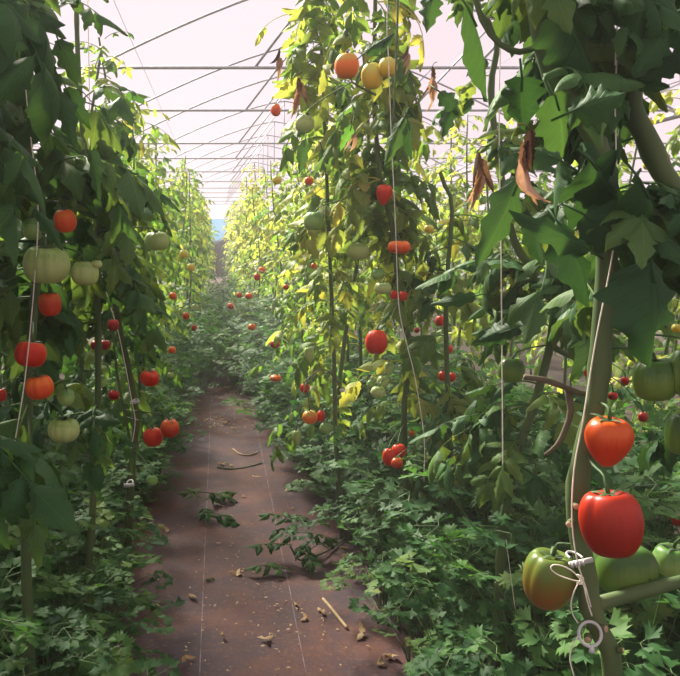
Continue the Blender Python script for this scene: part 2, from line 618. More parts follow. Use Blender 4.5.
LEAVES = [leaf_proto(100 + i, M['leaf'], 0.2 + 0.025 * (i % 5), 0.085 + 0.009 * (i % 4), 2 + i % 3, 1.0 + 0.25 * (i % 4), 0.1 + 0.12 * (i % 4),
                     tone=(0.25, 0.4, 0.5, 0.6, 0.35, 0.7, 0.45, 0.3, 0.55, 0.65)[i]) for i in range(10)]
FLEAVES = [leaf_proto(250 + i, M['leaf_daylit'], 0.19 + 0.02 * (i % 4), 0.072 + 0.007 * (i % 4), 2 + i % 3, 1.1 + 0.25 * (i % 4), 0.2, n=8,
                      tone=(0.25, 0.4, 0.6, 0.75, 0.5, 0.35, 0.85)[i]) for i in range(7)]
YLEAVES = [leaf_proto(200 + i, M['leaf_yellow'], 0.2 + 0.02 * (i % 4), 0.07 + 0.008 * (i % 3), 2 + i % 3, 1.5 + 0.25 * (i % 3), 0.1, n=8,
                      tone=(0.2, 0.45, 0.65, 0.85, 0.35, 0.6)[i]) for i in range(6)]


def dry_leaf_mesh(seed, L=0.13, W=0.03):
    """a shrivelled hanging leaf: two or three crumpled blades rolled lengthwise"""
    r = random.Random(seed)
    mb = MB()
    mb.tube([(0, 0, 0), (0, 0.02, 0.0), (0, 0.035, -0.012)], 0.0016, 4, 0.3)
    for k in range(4):
        d = np.array([r.uniform(-.22, .22), 0.1 + r.uniform(-.2, .2), -1.0])
        fr = frame(d, np.array([r.uniform(-1, 1), 1, 0.2]))
        leaflet(mb, (0, 0.035 - .006 * k, -0.012 - 0.02 * k), fr, L * r.uniform(0.5, 0.95), W * r.uniform(.28, .42), 18, 3, r, r.uniform(-1.0, 1.0), 1.3, 0.1 + 0.3 * k, lobes=7)
    return mb.mesh('dried_leaf', M['leaf_dry'])


DRY = [dry_leaf_mesh(300 + i) for i in range(3)]

# ------------------------------------------------------------------ the setting
# ground
mb = MB()
mb.add([(-14, -4, -0.03), (14, -4, -0.03), (14, 31, -0.03), (-14, 31, -0.03)], [(0, 1, 2, 3)])
g = mb.build('floor', M['soil'], smooth=False)
tag(g, 'dark bare soil under the plant rows', 'ground', kind='structure')
# woven path cover with slight undulation
mb = MB()
nx, ny = 28, 260
vs, uvs = [], []
r = random.Random(5)
wr = [(r.uniform(0.8, 26), r.uniform(-0.6, 0.6), r.uniform(0.03, 0.09), r.uniform(0.002, 0.007)) for _ in range(60)]
wr += [(3.95, 0.5, 0.06, 0.014), (5.35, -0.4, 0.05, 0.016), (6.3, 0.1, 0.06, 0.018), (2.9, 0.2, 0.06, 0.008)]
for j in range(ny + 1):
    Y = -1.0 + 29 * (j / ny) ** 1.35
    for i in range(nx + 1):
        X = -0.75 + 1.75 * i / nx
        z = 0.004 * math.sin(3.1 * X + 1.7 * Y) + 0.003 * math.sin(7.3 * X - 2.9 * Y)
        for yy, sl, w, a in wr:
            q = (Y - yy - sl * (X - 0.1)) / w
            if abs(q) < 3:
                z += a * math.exp(-q * q)
        vs.append((X, Y, z + 0.005))
fs = [(j * (nx + 1) + i, j * (nx + 1) + i + 1, (j + 1) * (nx + 1) + i + 1, (j + 1) * (nx + 1) + i) for j in range(ny) for i in range(nx)]
mb.add(vs, fs)
g = mb.build('floor', M['floor'])
tag(g, 'brown woven ground cover forming the path', 'path', kind='structure')

# film roof, three spans of arches, side walls, end walls
SPANS = [(-7.85, -1.85), (-1.85, 4.15), (4.15, 10.15)]
GUT, RISE, Y0, Y1 = 2.5, 1.2, -2.0, 28.6


def arch(x0, x1, k=24):
    out = []
    for i in range(k + 1):
        t = i / k
        out.append((x0 + (x1 - x0) * t, GUT + RISE * (1 - abs(2 * t - 1) ** 1.35)))
    return out


mb = MB()
for x0, x1 in SPANS:
    pr = arch(x0, x1)
    vs = [(x, Y0, z + 0.03) for x, z in pr] + [(x, Y1, z + 0.03) for x, z in pr]
    k = len(pr)
    mb.add(vs, [(i, i + 1, k + i + 1, k + i) for i in range(k - 1)])
tag(mb.build('ceiling', M['film']), 'milky plastic film roof of the greenhouse', 'roof', kind='structure')
for nm, x in (('wall_left', -7.85), ('wall_right', 10.15)):
    mb = MB()
    mb.add([(x, Y0, -0.03), (x, Y1, -0.03), (x, Y1, GUT + .03), (x, Y0, GUT + .03)], [(0, 1, 2, 3)])
    tag(mb.build(nm, M['film'], smooth=False), 'plastic film side of the greenhouse', 'wall', kind='structure')
for nm, yy in (('wall_back', Y1), ('wall_front', Y0)):
    mb = MB()
    for x0, x1 in SPANS:
        pr = arch(x0, x1)
        vs = [(x, yy, z + .03) for x, z in pr] + [(x1, yy, -0.03), (x0, yy, -0.03)]
        mb.add(vs, [tuple(range(len(vs)))])
    tag(mb.build(nm, M['film'], smooth=False), 'film covered end of the greenhouse', 'wall', kind='structure')

BARS = [1.9, 3.95, 5.73, 7.6, 10.2, 12.1, 14.5, 17.0, 19.2, 21.2, 23.6, 26.0, 28.2]
tn = 0
for yy in BARS:
    tn += 1
    mb = MB()
    mb.tube([(-7.85, yy, GUT), (10.15, yy, GUT)], 0.011, 8)
    tag(mb.build('trim_%d' % tn, M['steel']), 'straight tie bar crossing under the roof', 'roof bar', 'tie bars under the roof', 'structure')
    for x0, x1 in SPANS:
        tn += 1
        mb = MB()
        mb.tube([(x, yy, z) for x, z in arch(x0, x1)], 0.011, 8)
        tag(mb.build('trim_%d' % tn, M['steel']), 'curved hoop carrying the film roof', 'roof hoop', 'roof hoops', 'structure')
    tn += 1
    mb = MB()
    mb.tube([(1.15, yy, GUT + RISE), (1.15, yy, GUT)], 0.009, 6)
    mb.tube([(1.15, yy, GUT + RISE * .96), (0.25, yy, GUT)], 0.009, 6)
    mb.tube([(2.6, yy, GUT + RISE * .75), (1.75, yy, GUT)], 0.009, 6)
    tag(mb.build('trim_%d' % tn, M['steel']), 'thin slanting braces between hoop and tie bar', 'roof brace', 'roof braces', 'structure')
for x in (-1.85, 4.15):
    tn += 1
    mb = MB()
    mb.tube([(x, Y0, GUT - .05), (x, Y1, GUT - .05)], 0.03, 8)
    tag(mb.build('trim_%d' % tn, M['steel']), 'long gutter beam between roof spans', 'roof beam', 'gutter beams', 'structure')
for x in (-1.75, -0.5, 0.68, 1.85, 3.1):
    tn += 1
    mb = MB()
    mb.tube([(x, Y0, GUT - .02), (x, Y1, GUT - .02)], 0.0014, 5)
    tag(mb.build('trim_%d' % tn, M['steel']), 'taut wire above a tomato row that the twines hang from', 'wire', 'crop wires', 'structure')

# far end: blue flap over the dark lower part of the end
mb = MB()
a, b, c, d = at(203, 219, 28.3), at(231, 219, 28.3), at(231, 233, 28.3), at(202, 256, 28.3)
mb.add([a, b, c, d], [(0, 1, 2, 3)])
tag(mb.build('tarpaulin_flap', M['tarp'], smooth=False), 'pale blue sheet with slanting lower edge at far end of aisle', 'tarpaulin')
mb = MB()
mb.add([(-2.0, 28.45, 0), (2.2, 28.45, 0), (2.2, 28.45, 1.75), (-2.0, 28.45, 1.1)], [(0, 1, 2, 3)])
mb.add([(-2.0, 28.5, 0), (2.2, 28.5, 0), (2.2, 28.5, 1.75), (-2.0, 28.5, 1.1)], [(3, 2, 1, 0)])
tag(mb.build('door_1', M['doorway_dark'], smooth=False), 'dark sheet painted as the unlit doorway closing the aisle', 'door', kind='structure')

# ------------------------------------------------------------------ hero plants (large in the photo)
STEMS = []      # every stem polyline, to which tomato stalks are tied
TOM = []        # (px, py, w, h, Y, material, ribs, shape, label, group) filled below


def poly(spec, Y):
    """stem from photo places; entries (px, py[, Y])"""
    return [at(p[0], p[1], p[2] if len(p) > 2 else Y) for p in spec]


def stem_obj(parent, pts, r0, r1, mat='stem', name='stem', nodes=0, seed=0):
    loc = parent.location
    P = smooth_path([np.array(p) - np.array(loc) for p in pts], 0.025)
    n = len(P)
    rr = random.Random(seed)
    rad = []
    for i in range(n):
        t = i / (n - 1)
        k = r0 + (r1 - r0) * t
        rad.append(k * (1 + (0.16 * max(0, math.sin(i * 0.9 + seed)) ** 6)))
    mb = MB()
    mb.tube(P, rad, 10)
    o = mb.build(name, M[mat], parent)
    return o, [p + np.array(loc) for p in P]


def clear_of_fruit(mw, me, pts):
    """False when a leaf would stand between the camera and a fruit the photo shows bare"""
    eye = np.array((0, 0, H))
    co = pts @ np.array(mw.to_3x3()).T + np.array(mw.translation)
    for c, rad in FRUIT:
        axis = c - eye
        dist = np.linalg.norm(axis)
        ax = axis / dist
        rel = co - eye
        t = rel @ ax
        perp = np.linalg.norm(rel - t[:, None] * ax, axis=1)
        if np.any((t > 0.05) & (t < dist + rad) & (perp < rad * 0.95 * t / dist + 0.003)):
            return False
    return True


PTS_CACHE = {}


def mesh_pts(me):
    if me.name not in PTS_CACHE:
        a = np.zeros(len(me.vertices) * 3)
        me.vertices.foreach_get('co', a)
        PTS_CACHE[me.name] = a.reshape(-1, 3)
    return PTS_CACHE[me.name]


def place_leaf(parent, me, pos, az, scale=1.0, pitch=0.0, roll=0.0, name='leaf', check=True, label=None):
    loc = Vector(pos) - parent.location
    mw = Matrix.Translation(Vector(pos)) @ Matrix.Rotation(az, 4, 'Z') @ Matrix.Rotation(pitch, 4, 'X') @ Matrix.Rotation(roll, 4, 'Y') @ Matrix.Scale(scale, 4)
    if check and not clear_of_fruit(mw, me, mesh_pts(me)):
        return None
    o = obj(name, me, parent)
    o.matrix_local = Matrix.Translation(-parent.location) @ mw
    if label: o['label'] = label
    return o


def leaves_on(parent, path, n, rr, protos, z0=0.0, z1=9.0, smin=0.8, smax=1.25, avoid=None):
    path = [p for p in path if z0 <= p[2] <= z1]
    made = 0
    az = rr.uniform(0, 6)
    tries = 0
    while made < n and tries < n * 6 and path:
        tries += 1
        p = path[int(rr.random() * len(path))]
        az = rr.uniform(0, 2 * PI)
        if avoid and rr.random() < avoid(az):
            continue
        if place_leaf(parent, rr.choice(protos), p, az, rr.uniform(smin, smax), rr.uniform(-0.3, 0.45), rr.uniform(-0.5, 0.5)):
            made += 1


exec_later = []

# ------------------------------------------------------------------ tomatoes read off the photo
# (px, py, width px, height px, distance, skin, ribs, shape, label)
LG, CG, RG = 'tomatoes on the left row', 'tomatoes on the middle plants', 'tomatoes on the right row'
TOM = [
    # left row, near
    (65, 221, 23, 25, 1.72, 't_orange', 5, 'round', 'orange tomato hanging above the big pale ribbed green tomato', LG),
    (33, 229, 22, 24, 1.76, 't_green', 5, 'round', 'green tomato half hidden by a drooping leaf beside the orange one', LG),
    (46, 264, 47, 40, 1.66, 't_pale', 9, 'beef', 'largest pale green ribbed tomato of the left row', LG),
    (85, 273, 27, 26, 1.68, 't_pale', 6, 'beef', 'pale green tomato touching the right of the largest ribbed one', LG),
    (97, 264, 11, 9, 1.63, 't_pale', 0, 'round', 'tiny pale green tomato sitting over the shoulder of a larger pale one', LG),
    (50, 304, 22, 26, 1.70, 't_orangered', 5, 'beef', 'orange red tomato with dark crease right below the largest pale ribbed one', LG),
    (31, 354, 32, 28, 1.66, 't_red', 8, 'beef', 'bright red ribbed tomato touching an orange one on the left plant', LG),
    (39, 387, 28, 26, 1.68, 't_orange', 7, 'beef', 'orange ribbed tomato right under the bright red ribbed one', LG),
    (66, 397, 18, 19, 1.70, 't_green', 4, 'round', 'small round light green tomato beside the lower orange ribbed one', LG),
    (64, 430, 33, 26, 1.68, 't_pale', 9, 'beef', 'pale green flattened ribbed tomato lowest on the nearest left plant', LG),
    (1, 395, 13, 14, 1.8, 't_red', 4, 'round', 'red tomato cut by the left edge of the photo', LG),
    (95, 345, 10, 10, 2.5, 't_darkred', 0, 'round', 'left one of two small dark red tomatoes side by side', LG),
    (105, 345, 11, 11, 2.48, 't_darkred', 0, 'round', 'right one of two small dark red tomatoes side by side', LG),
    (113, 325, 12, 13, 2.7, 't_darkred', 3, 'round', 'small red tomato behind the twine above the pair of dark red ones', LG),
    (101, 381, 13, 14, 2.4, 't_green', 0, 'round', 'small green tomato alone left of the thick middle stem', LG),
    (114, 395, 12, 11, 2.75, 't_darkred', 4, 'round', 'dull dark red tomato beside the lone small green one', LG),
    (150, 378, 20, 17, 2.8, 't_red', 6, 'beef', 'red tomato alone on the path side of the tied stem', LG),
    (153, 437, 20, 21, 2.8, 't_red', 5, 'round', 'left of the two red tomatoes hanging low over the path', LG),
    (170, 428, 20, 20, 2.76, 't_orangered', 3, 'round', 'orange red tomato, right of the two hanging low over the path', LG),
    (152, 480, 13, 11, 2.6, 't_green', 4, 'round', 'green tomato hanging lowest on the left just above the parsley', LG),
    (157, 241, 25, 20, 2.5, 't_pale', 4, 'beef', 'pale whitish green tomato sticking out towards the aisle', LG),
    (74, 128, 9, 10, 2.3, 't_pale', 0, 'round', 'small pale green tomato high between leaves of the left row', LG),
    (70, 65, 11, 11, 1.9, 't_green', 0, 'round', 'small green tomato highest on the near left plant', LG),
    # left row, farther
    (184, 254, 9, 9, 5.2, 't_yellow', 0, 'round', 'upper of two small yellow tomatoes far along the left row', LG),
    (191, 267, 8, 8, 5.4, 't_yellow', 0, 'round', 'lower of two small yellow tomatoes far along the left row', LG),
    (195, 307, 7, 7, 5.4, 't_pale', 0, 'round', 'small pale tomato far along the left row at path side', LG),
    (181, 311, 6, 6, 4.9, 't_pale', 0, 'round', 'smaller pale tomato left of another far along the left row', LG),
    (186, 316, 7, 8, 4.7, 't_orangered', 0, 'round', 'small orange red tomato under two pale ones far left', LG),
    (194, 328, 6, 7, 5.0, 't_darkred', 0, 'round', 'small red tomato low and far along the left row', LG),
    (172, 350, 8, 8, 4.2, 't_orange', 0, 'round', 'small orange tomato low behind the tied left stem', LG),
    (171, 375, 7, 6, 4.0, 't_pale', 0, 'round', 'small pale tomato lowest behind the lone red one', LG),
    (173, 296, 8, 8, 4.4, 't_orange', 0, 'round', 'small orange tomato in shaded leaves below the whitish green one', LG),
    # middle plants
    (347, 66, 24, 26, 2.5, 't_orangegreen', 4, 'round', 'orange tomato at the top of the yellowing plant', CG),
    (372, 76, 21, 27, 2.5, 't_yellow', 3, 'round', 'yellow green tomato between the top orange one and a yellow one', CG),
    (388, 67, 19, 20, 2.47, 't_yellow', 3, 'round', 'yellow tomato, right end of the trio at the plant top', CG),
    (305, 124, 19, 19, 2.7, 't_pale', 3, 'round', 'pale green tomato below and left of the top orange one', CG),
    (384, 194, 17, 20, 2.6, 't_red', 5, 'heart', 'red pointed tomato by the twine below the top trio', CG),
    (314, 221, 21, 20, 2.8, 't_green', 3, 'round', 'round green tomato in leaves over the aisle side', CG),
    (276, 110, 10, 13, 3.6, 't_orange', 3, 'round', 'small orange tomato sticking out against the bright roof', CG),
    (277, 180, 9, 9, 4.2, 't_yellow', 0, 'round', 'small yellow tomato in sunlit leaves below the one against the roof', CG),
    (358, 251, 22, 19, 2.7, 't_pale', 4, 'round', 'pale green tomato left of the orange one by the twine', CG),
    (399, 247, 24, 14, 2.55, 't_orange', 5, 'beef', 'flat orange tomato behind the twine at mid height', CG),
    (378, 274, 14, 12, 2.6, 't_green', 0, 'round', 'dim green tomato above the paler green one by the twine', CG),
    (383, 288, 17, 13, 2.52, 't_pale', 3, 'beef', 'pale green flat tomato left of two small red ones', CG),
    (394, 295, 8, 10, 2.6, 't_red', 0, 'round', 'left of two small red tomatoes at the twine', CG),
    (403, 296, 9, 11, 2.58, 't_red', 0, 'round', 'right of two small red tomatoes at the twine', CG),
    (376, 342, 23, 27, 2.5, 't_red', 7, 'round', 'large red ribbed tomato hanging alone beside the middle stem', CG),
    (389, 368, 10, 14, 2.6, 't_pale', 3, 'heart', 'pale green pointed tomato under the large red ribbed one', CG),
    (383, 381, 13, 12, 2.6, 't_pale', 0, 'round', 'middle one of the pale green tomatoes under the large red one', CG),
    (378, 392, 15, 13, 2.55, 't_pale', 0, 'round', 'lowest pale green tomato under the large red ribbed one', CG),
    (371, 384, 9, 9, 2.65, 't_green', 0, 'round', 'small green tomato left in the cluster under the large red one', CG),
    (389, 457, 13, 20, 2.5, 't_red', 4, 'round', 'left red tomato of the low bunch just above the parsley', CG),
    (399, 451, 15, 16, 2.53, 't_red', 4, 'round', 'top right red tomato of the low bunch above the parsley', CG),
    (397, 463, 12, 12, 2.46, 't_orangered', 0, 'round', 'small orange red tomato in front of the low red bunch', CG),
    (309, 354, 11, 16, 3.0, 't_pale', 6, 'heart', 'pale green pointed tomato over the parsley at the aisle', CG),
    (305, 388, 10, 11, 3.1, 't_red', 3, 'round', 'red tomato hanging from a brown bare shoot over the parsley', CG),
    (310, 417, 15, 15, 3.0, 't_orangegreen', 4, 'round', 'yellow orange tomato low over the dark gap in the parsley', CG),
    (321, 416, 9, 13, 3.06, 't_red', 0, 'round', 'red tomato pressed behind the low yellow orange one', CG),
    (326, 428, 13, 12, 3.0, 't_green', 0, 'round', 'green tomato below the low red and yellow orange pair', CG),
    (297, 437, 10, 16, 2.95, 't_pale', 4, 'heart', 'pale green pointed tomato hanging lowest at the path edge', CG),
    (275, 344, 10, 9, 4.2, 't_red', 0, 'round', 'orange red tomato resting at parsley height by the path', CG),
    (252, 327, 8, 7, 5.2, 't_orange', 0, 'round', 'small orange tomato far down the aisle near parsley tops', CG),
    (257, 277, 6, 8, 5.4, 't_red', 0, 'round', 'small red tomato on the sunlit yellow plants far down', CG),
    (262, 270, 7, 7, 5.5, 't_orange', 0, 'round', 'small orange tomato next to a red one on sunlit plants', CG),
    (314, 266, 6, 7, 3.8, 't_orange', 0, 'round', 'small orange tomato under the round green one', CG),
    (286, 287, 6, 6, 4.4, 't_red', 0, 'round', 'small red tomato in sunlit leaves above the parsley', CG),
    (249, 296, 8, 7, 5.8, 't_orange', 0, 'round', 'orange tomato on the plant where the aisle closes', CG),
    (231, 306, 7, 7, 7.0, 't_red', 0, 'round', 'red tomato right where the aisle disappears', CG),
    (239, 295, 6, 6, 6.5, 't_orangered', 0, 'round', 'orange red tomato just above the aisle end', CG),
    (309, 181, 9, 9, 3.5, 't_orange', 0, 'round', 'small orange tomato on sunlit plant below the pale green one', CG),
    (276, 378, 12, 7, 3.6, 't_orange', 0, 'round', 'flat orange fruit lying among parsley leaves near the path', CG),
    # right, middle distance
    (440, 321, 10, 12, 3.0, 't_red', 0, 'round', 'red tomato at top of the small truss right of the middle stem', RG),
    (444, 331, 5, 6, 3.0, 't_green', 0, 'round', 'left tiny green tomato of the small truss', RG),
    (450, 330, 5, 5, 3.0, 't_green', 0, 'round', 'right tiny green tomato of the small truss', RG),
    (448, 349, 10, 10, 3.0, 't_red', 0, 'round', 'red tomato in the middle of the small truss', RG),
    (443, 376, 9, 11, 3.0, 't_red', 0, 'round', 'left of two red tomatoes ending the small truss', RG),
    (452, 377, 8, 10, 3.02, 't_red', 0, 'round', 'right of two red tomatoes ending the small truss', RG),
    (417, 330, 6, 6, 3.1, 't_darkred', 0, 'round', 'dark red small tomato right of the large red ribbed one', RG),
    (412, 433, 6, 7, 2.9, 't_orange', 0, 'round', 'tiny orange tomato above the low red bunch', RG),
    (429, 229, 10, 9, 3.2, 't_yellow', 0, 'round', 'yellow tomato in shade right of the twine', RG),
    (474, 194, 13, 14, 2.6, 't_green', 0, 'round', 'green tomato beside the shrivelled brown leaf', RG),
    (483, 200, 8, 9, 2.7, 't_green', 0, 'round', 'smaller green tomato right beside another by the shrivelled leaf', RG),
    (500, 233, 13, 12, 2.5, 't_yellow', 0, 'round', 'yellow green tomato at the upper end of the straight twine', RG),
    (648, 123, 10, 10, 2.4, 't_yellow', 0, 'round', 'upper yellow green tomato seen between right edge leaves', RG),
    (650, 165, 13, 11, 2.4, 't_yellow', 0, 'round', 'lower yellow green tomato seen between right edge leaves', RG),
    (590, 373, 12, 9, 1.75, 't_red', 0, 'round', 'red tomato partly behind twine above the two big red ones', RG),
    (613, 396, 10, 9, 2.1, 't_darkred', 0, 'round', 'small red tomato just over the heart shaped orange red one', RG),
    (643, 417, 9, 11, 2.2, 't_darkred', 0, 'round', 'dark red small tomato right of the heart shaped one', RG),
    (677, 519, 12, 14, 1.9, 't_red', 0, 'round', 'red tomato cut by the right edge of the photo', RG),
    (625, 381, 8, 10, 2.15, 't_darkred', 0, 'round', 'dark red tomato deep in shade behind the thick near stem', RG),
    (678, 328, 12, 10, 1.6, 't_yellow', 0, 'round', 'yellow tomato at right edge above the dark green ribbed one', RG),
    (538, 470, 8, 9, 2.3, 't_darkred', 0, 'round', 'dark red tomato in shade left of the thick near stem', RG),
    # right, near
    (608, 440, 47, 52, 1.2, 't_orangered', 2, 'heart', 'orange red heart shaped tomato above the largest red one', RG),
    (611, 523, 62, 75, 1.16, 't_bigred', 6, 'block', 'largest deep red tomato against the thick near stem', RG),
    (549, 579, 56, 66, 1.275, 't_turning', 6, 'block', 'large green tomato turning orange, left of the tied stem', RG),
    (623, 568, 62, 54, 1.3, 't_dgreen', 5, 'beef', 'large dark green tomato right under the largest red one', RG),
    (672, 560, 38, 34, 1.36, 't_green', 6, 'beef', 'green tomato at right edge above the side branch', RG),
    (655, 379, 46, 46, 1.22, 't_dgreen', 8, 'beef', 'dark green ribbed tomato under the big hanging leaf', RG),
    (688, 372, 36, 52, 1.2, 't_dgreen', 6, 'beef', 'dark green tomato cut by right edge beside the ribbed one', RG),
    (680, 434, 28, 46, 1.3, 't_dgreen', 5, 'round', 'dark green tomato at right edge below the ribbed ones', RG),
    (511, 370, 26, 27, 1.9, 't_dgreen', 4, 'round', 'dark green tomato in deep shade by the straight twine', RG),
]
FRUIT = []
for t in TOM:
    c = at(t[0], t[1], t[4])
    FRUIT.append((np.array(c), 0.5 * max(t[2], t[3]) / F * t[4]))


def tomato_mesh(w, h, mat, ribs, shape, seed, big):
    r = random.Random(seed)
    nl, no = (22, 56) if big else (10, 16)
    vs = []
    ph = r.uniform(0, 6)
    depth = {'beef': 0.19, 'round': 0.09, 'heart': 0.08, 'block': 0.12}[shape] if ribs else 0.0
    jit = [r.uniform(-.2, .2) for _ in range(12)]
    a1, p1 = r.uniform(0.0, 0.06), r.uniform(0, 6)
    for i in range(nl + 1):
        f = PI * i / nl
        for k in range(no):
            th = 2 * PI * k / no
            rad = math.sin(f) ** (0.78 if shape in ('beef', 'block') else 0.92) if 0 < i < nl else 0.0
            z = math.cos(f)
            low = (1 - z) / 2
            if shape == 'heart':
                rad *= 1.06 - 0.42 * low ** 1.8
                z -= 0.12 * (low ** 4)
            if shape == 'block':
                rad *= 1.04 - 0.14 * low
            if shape == 'beef':
                z = math.copysign(abs(z) ** 0.9, z)
            if ribs:
                thj = th + 0.3 * math.sin(th + 2 * ph) + 0.25 * math.sin(th * 2 + ph) + 0.1 * math.sin(3 * th + ph * 2)
                g_ = abs(math.cos(ribs * thj / 2 + ph)) ** 0.5
                rad *= 1 - depth * (1 - g_) * (0.35 + 0.85 * (1 - low) ** 1.2)
            rad *= 1 + a1 * math.cos(2 * th + p1) + 0.03 * math.cos(3 * th + p1 * 2)
            dim = math.exp(-(f / 0.36) ** 2)
            z -= {'beef': 0.34, 'block': 0.3, 'heart': 0.22, 'round': 0.16}[shape] * dim
            z -= 0.0 if shape == 'heart' else -0.12 * math.exp(-((PI - f) / 0.35) ** 2)
            vs.append((rad * math.cos(th) * w / 2, rad * math.sin(th) * w / 2, z * h / 2))
    fs = []
    for i in range(nl):
        for k in range(no):
            k2 = (k + 1) % no
            fs.append((i * no + k, (i + 1) * no + k, (i + 1) * no + k2, i * no + k2))
    mb = MB()
    mb.add(vs, fs)
    return mb.mesh('tomato', M[mat])


def calyx_mesh(w, h, target, seed, big):
    """green star on top plus the stalk that ties the fruit to its stem; local coordinates of the fruit"""
    r = random.Random(seed)
    mb = MB()
    top = np.array((0, 0, h * 0.5 - 0.1 * h))
    ns = 5 if r.random() < 0.6 else 6
    sl = min(0.026, max(0.011, w * 0.42))
    for k in range(ns):
        a = 2 * PI * k / ns + r.uniform(-.2, .2)
        d = np.array((math.cos(a), math.sin(a), 0.75))
        fr = frame(d, np.array((0, 0, 1.0)))
        leaflet(mb, top, fr, sl * r.uniform(0.9, 1.4), sl * 0.15, 5, 1, r, r.uniform(0.6, 1.9), 0.1, 0.5)
    t = np.array(target)
    mid = top + np.array((0, 0, max(0.012, 0.13 * h))) + t * 0.12
    P = smooth_path([top, mid, t * 0.6 + np.array((0, 0, 0.02)), t], 0.012)
    rr = min(0.0023, max(0.0013, w * 0.032))
    mb.tube(P, [rr * (1.5 if i < 2 else 1) for i in range(len(P))], 6 if big else 4)
    return mb.mesh('calyx', M['calyx'])


def make_tomatoes():
    pts = np.array([p for s in STEMS for p in s])
    for i, (px, py, w, h, Y, mat, ribs, shape, label, grp) in enumerate(TOM):
        c = at(px, py, Y)
        W, Hh = w / F * Y, h / F * Y
        big = w >= 15
        me = tomato_mesh(W, Hh, mat, ribs, shape, 500 + i, big)
        o = obj('tomato', me, loc=c)
        rr = random.Random(900 + i)
        o.rotation_euler = (rr.uniform(-.12, .12), rr.uniform(-.12, .12), 0)
        tag(o, label, 'tomato', grp)
        # nearest stem point a little above the fruit
        d = pts - np.array((c.x, c.y, c.z + Hh * 0.5 + 0.02))
        q = d[np.argmin((d ** 2).sum(1))]
        L = np.linalg.norm(q)
        if L > 0.3:
            q = q * 0.3 / L
        tgt = o.rotation_euler.to_matrix().inverted() @ Vector(q + np.array((0, 0, Hh * 0.5 + 0.02)))
        obj('calyx', calyx_mesh(W, Hh, tgt, 1300 + i, big), o)


# ------------------------------------------------------------------ hero plants
def hero(label, Y, spec, base_x, r0, r1, mat, nleaf, seed, protos=None, z0=0.45, z1=2.4, smin=0.85, smax=1.25, avoid=None, base_y=None):
    pts = poly(spec, Y)
    last = pts[-1]
    by = Y if base_y is None else base_y
    pts += [Vector(((last.x + base_x) / 2, (last.y + by) / 2, last.z * 0.45)), Vector((base_x, by, -0.03))]
    root = empty('tomato_plant', (base_x, by, 0))
    tag(root, label, 'tomato plant', 'tomato plants grown up twine')
    pts = pts[::-1]
    o, path = stem_obj(root, pts, r0, r1, mat, seed=seed)
    STEMS.append(path)
    rr = random.Random(seed)
    leaves_on(root, path, nleaf, rr, protos or LEAVES, z0, z1, smin, smax, avoid)
    return root, path


L1, L1p = hero('nearest tall tomato plant of the left row bearing the largest pale ribbed tomato', 1.78,
               [(-6, -70), (2, 20), (12, 85), (24, 135), (36, 178), (42, 220), (36, 285), (30, 360), (27, 450), (26, 560)], -0.43, 0.014, 0.008, 'stem', 84, 1, protos=LEAVES + FLEAVES[:2], z0=0.95, smin=.7, smax=1.1)
L0, _ = hero('tomato plant at the left edge in front of all others, mostly leaves', 1.3,
             [(-75, -120), (-70, 100), (-85, 300), (-75, 500)], -0.5, 0.014, 0.008, 'stem', 56, 2, z0=1.0, smin=.7, smax=1.1)
L3, _ = hero('leafy tomato plant between the nearest left one and the tied bare stem', 2.3,
             [(75, -60), (78, 60), (85, 160), (96, 260), (98, 380), (92, 520)], -0.42, 0.012, 0.006, 'stem', 70, 3, protos=LEAVES[:6] + [FLEAVES[i] for i in (0, 1, 4, 5)], z0=0.8, z1=1.75, smin=.65, smax=1.0)
L2, L2p = hero('left row tomato plant with bare lower stem clipped to twine', 2.95,
             [(106, 118), (105, 170), (110, 250), (118, 320), (129, 372), (136, 420), (132, 465), (129, 520)], -0.36, 0.017, 0.007, 'stem_old', 56, 4, protos=FLEAVES[:2] + LEAVES, z0=0.95, z1=1.62, smin=.55, smax=.85)
RA, RAp = hero('nearest right tomato plant with thick stem tied by looped twine', 1.25,
               [(522, -110), (534, -20), (545, 50), (562, 95), (586, 122), (603, 165), (607, 250), (602, 330), (596, 400), (584, 450), (576, 500),
                (580, 540), (588, 580), (590, 606), (601, 634), (613, 678)], 0.66, 0.0165, 0.015, 'stem', 36, 5, z0=1.15, smin=.5, smax=.85,
               avoid=lambda a: 1.0 if 0.35 < a < 2.7 else 0.0)
RB, RBp = hero('right edge tomato plant whose thick upper stem bends out of the photo', 1.32,
               [(646, -110), (642, -10), (635, 60), (631, 105), (645, 135), (662, 172), (690, 215), (712, 300), (720, 420), (716, 560)], 0.82, 0.016, 0.0165, 'stem', 52, 6, z0=1.0, smin=.5, smax=.95)
R2, R2p = hero('right tomato plant with crooked bare green stem beside the straight twine', 1.95,
               [(468, -70), (476, 0), (497, 40), (491, 90), (500, 170), (514, 240), (534, 272), (553, 304), (551, 340), (543, 374), (534, 405), (524, 433), (514, 462), (507, 500), (502, 545)],
               0.7, 0.014, 0.006, 'stem', 46, 7, protos=LEAVES + FLEAVES[:3], z0=0.75, z1=1.52, smin=.6, smax=.95)
R3, R3p = hero('yellowing tomato plant in the middle with an orange tomato at its top', 2.7,
               [(376, -60), (375, 20), (374, 100), (381, 180), (392, 225), (398, 280), (404, 320), (410, 345), (407, 382), (404, 412), (405, 470), (408, 520)],
               0.62, 0.012, 0.006, 'stem', 26, 8, protos=FLEAVES, z0=0.7, z1=1.55, smin=.7, smax=1.05)
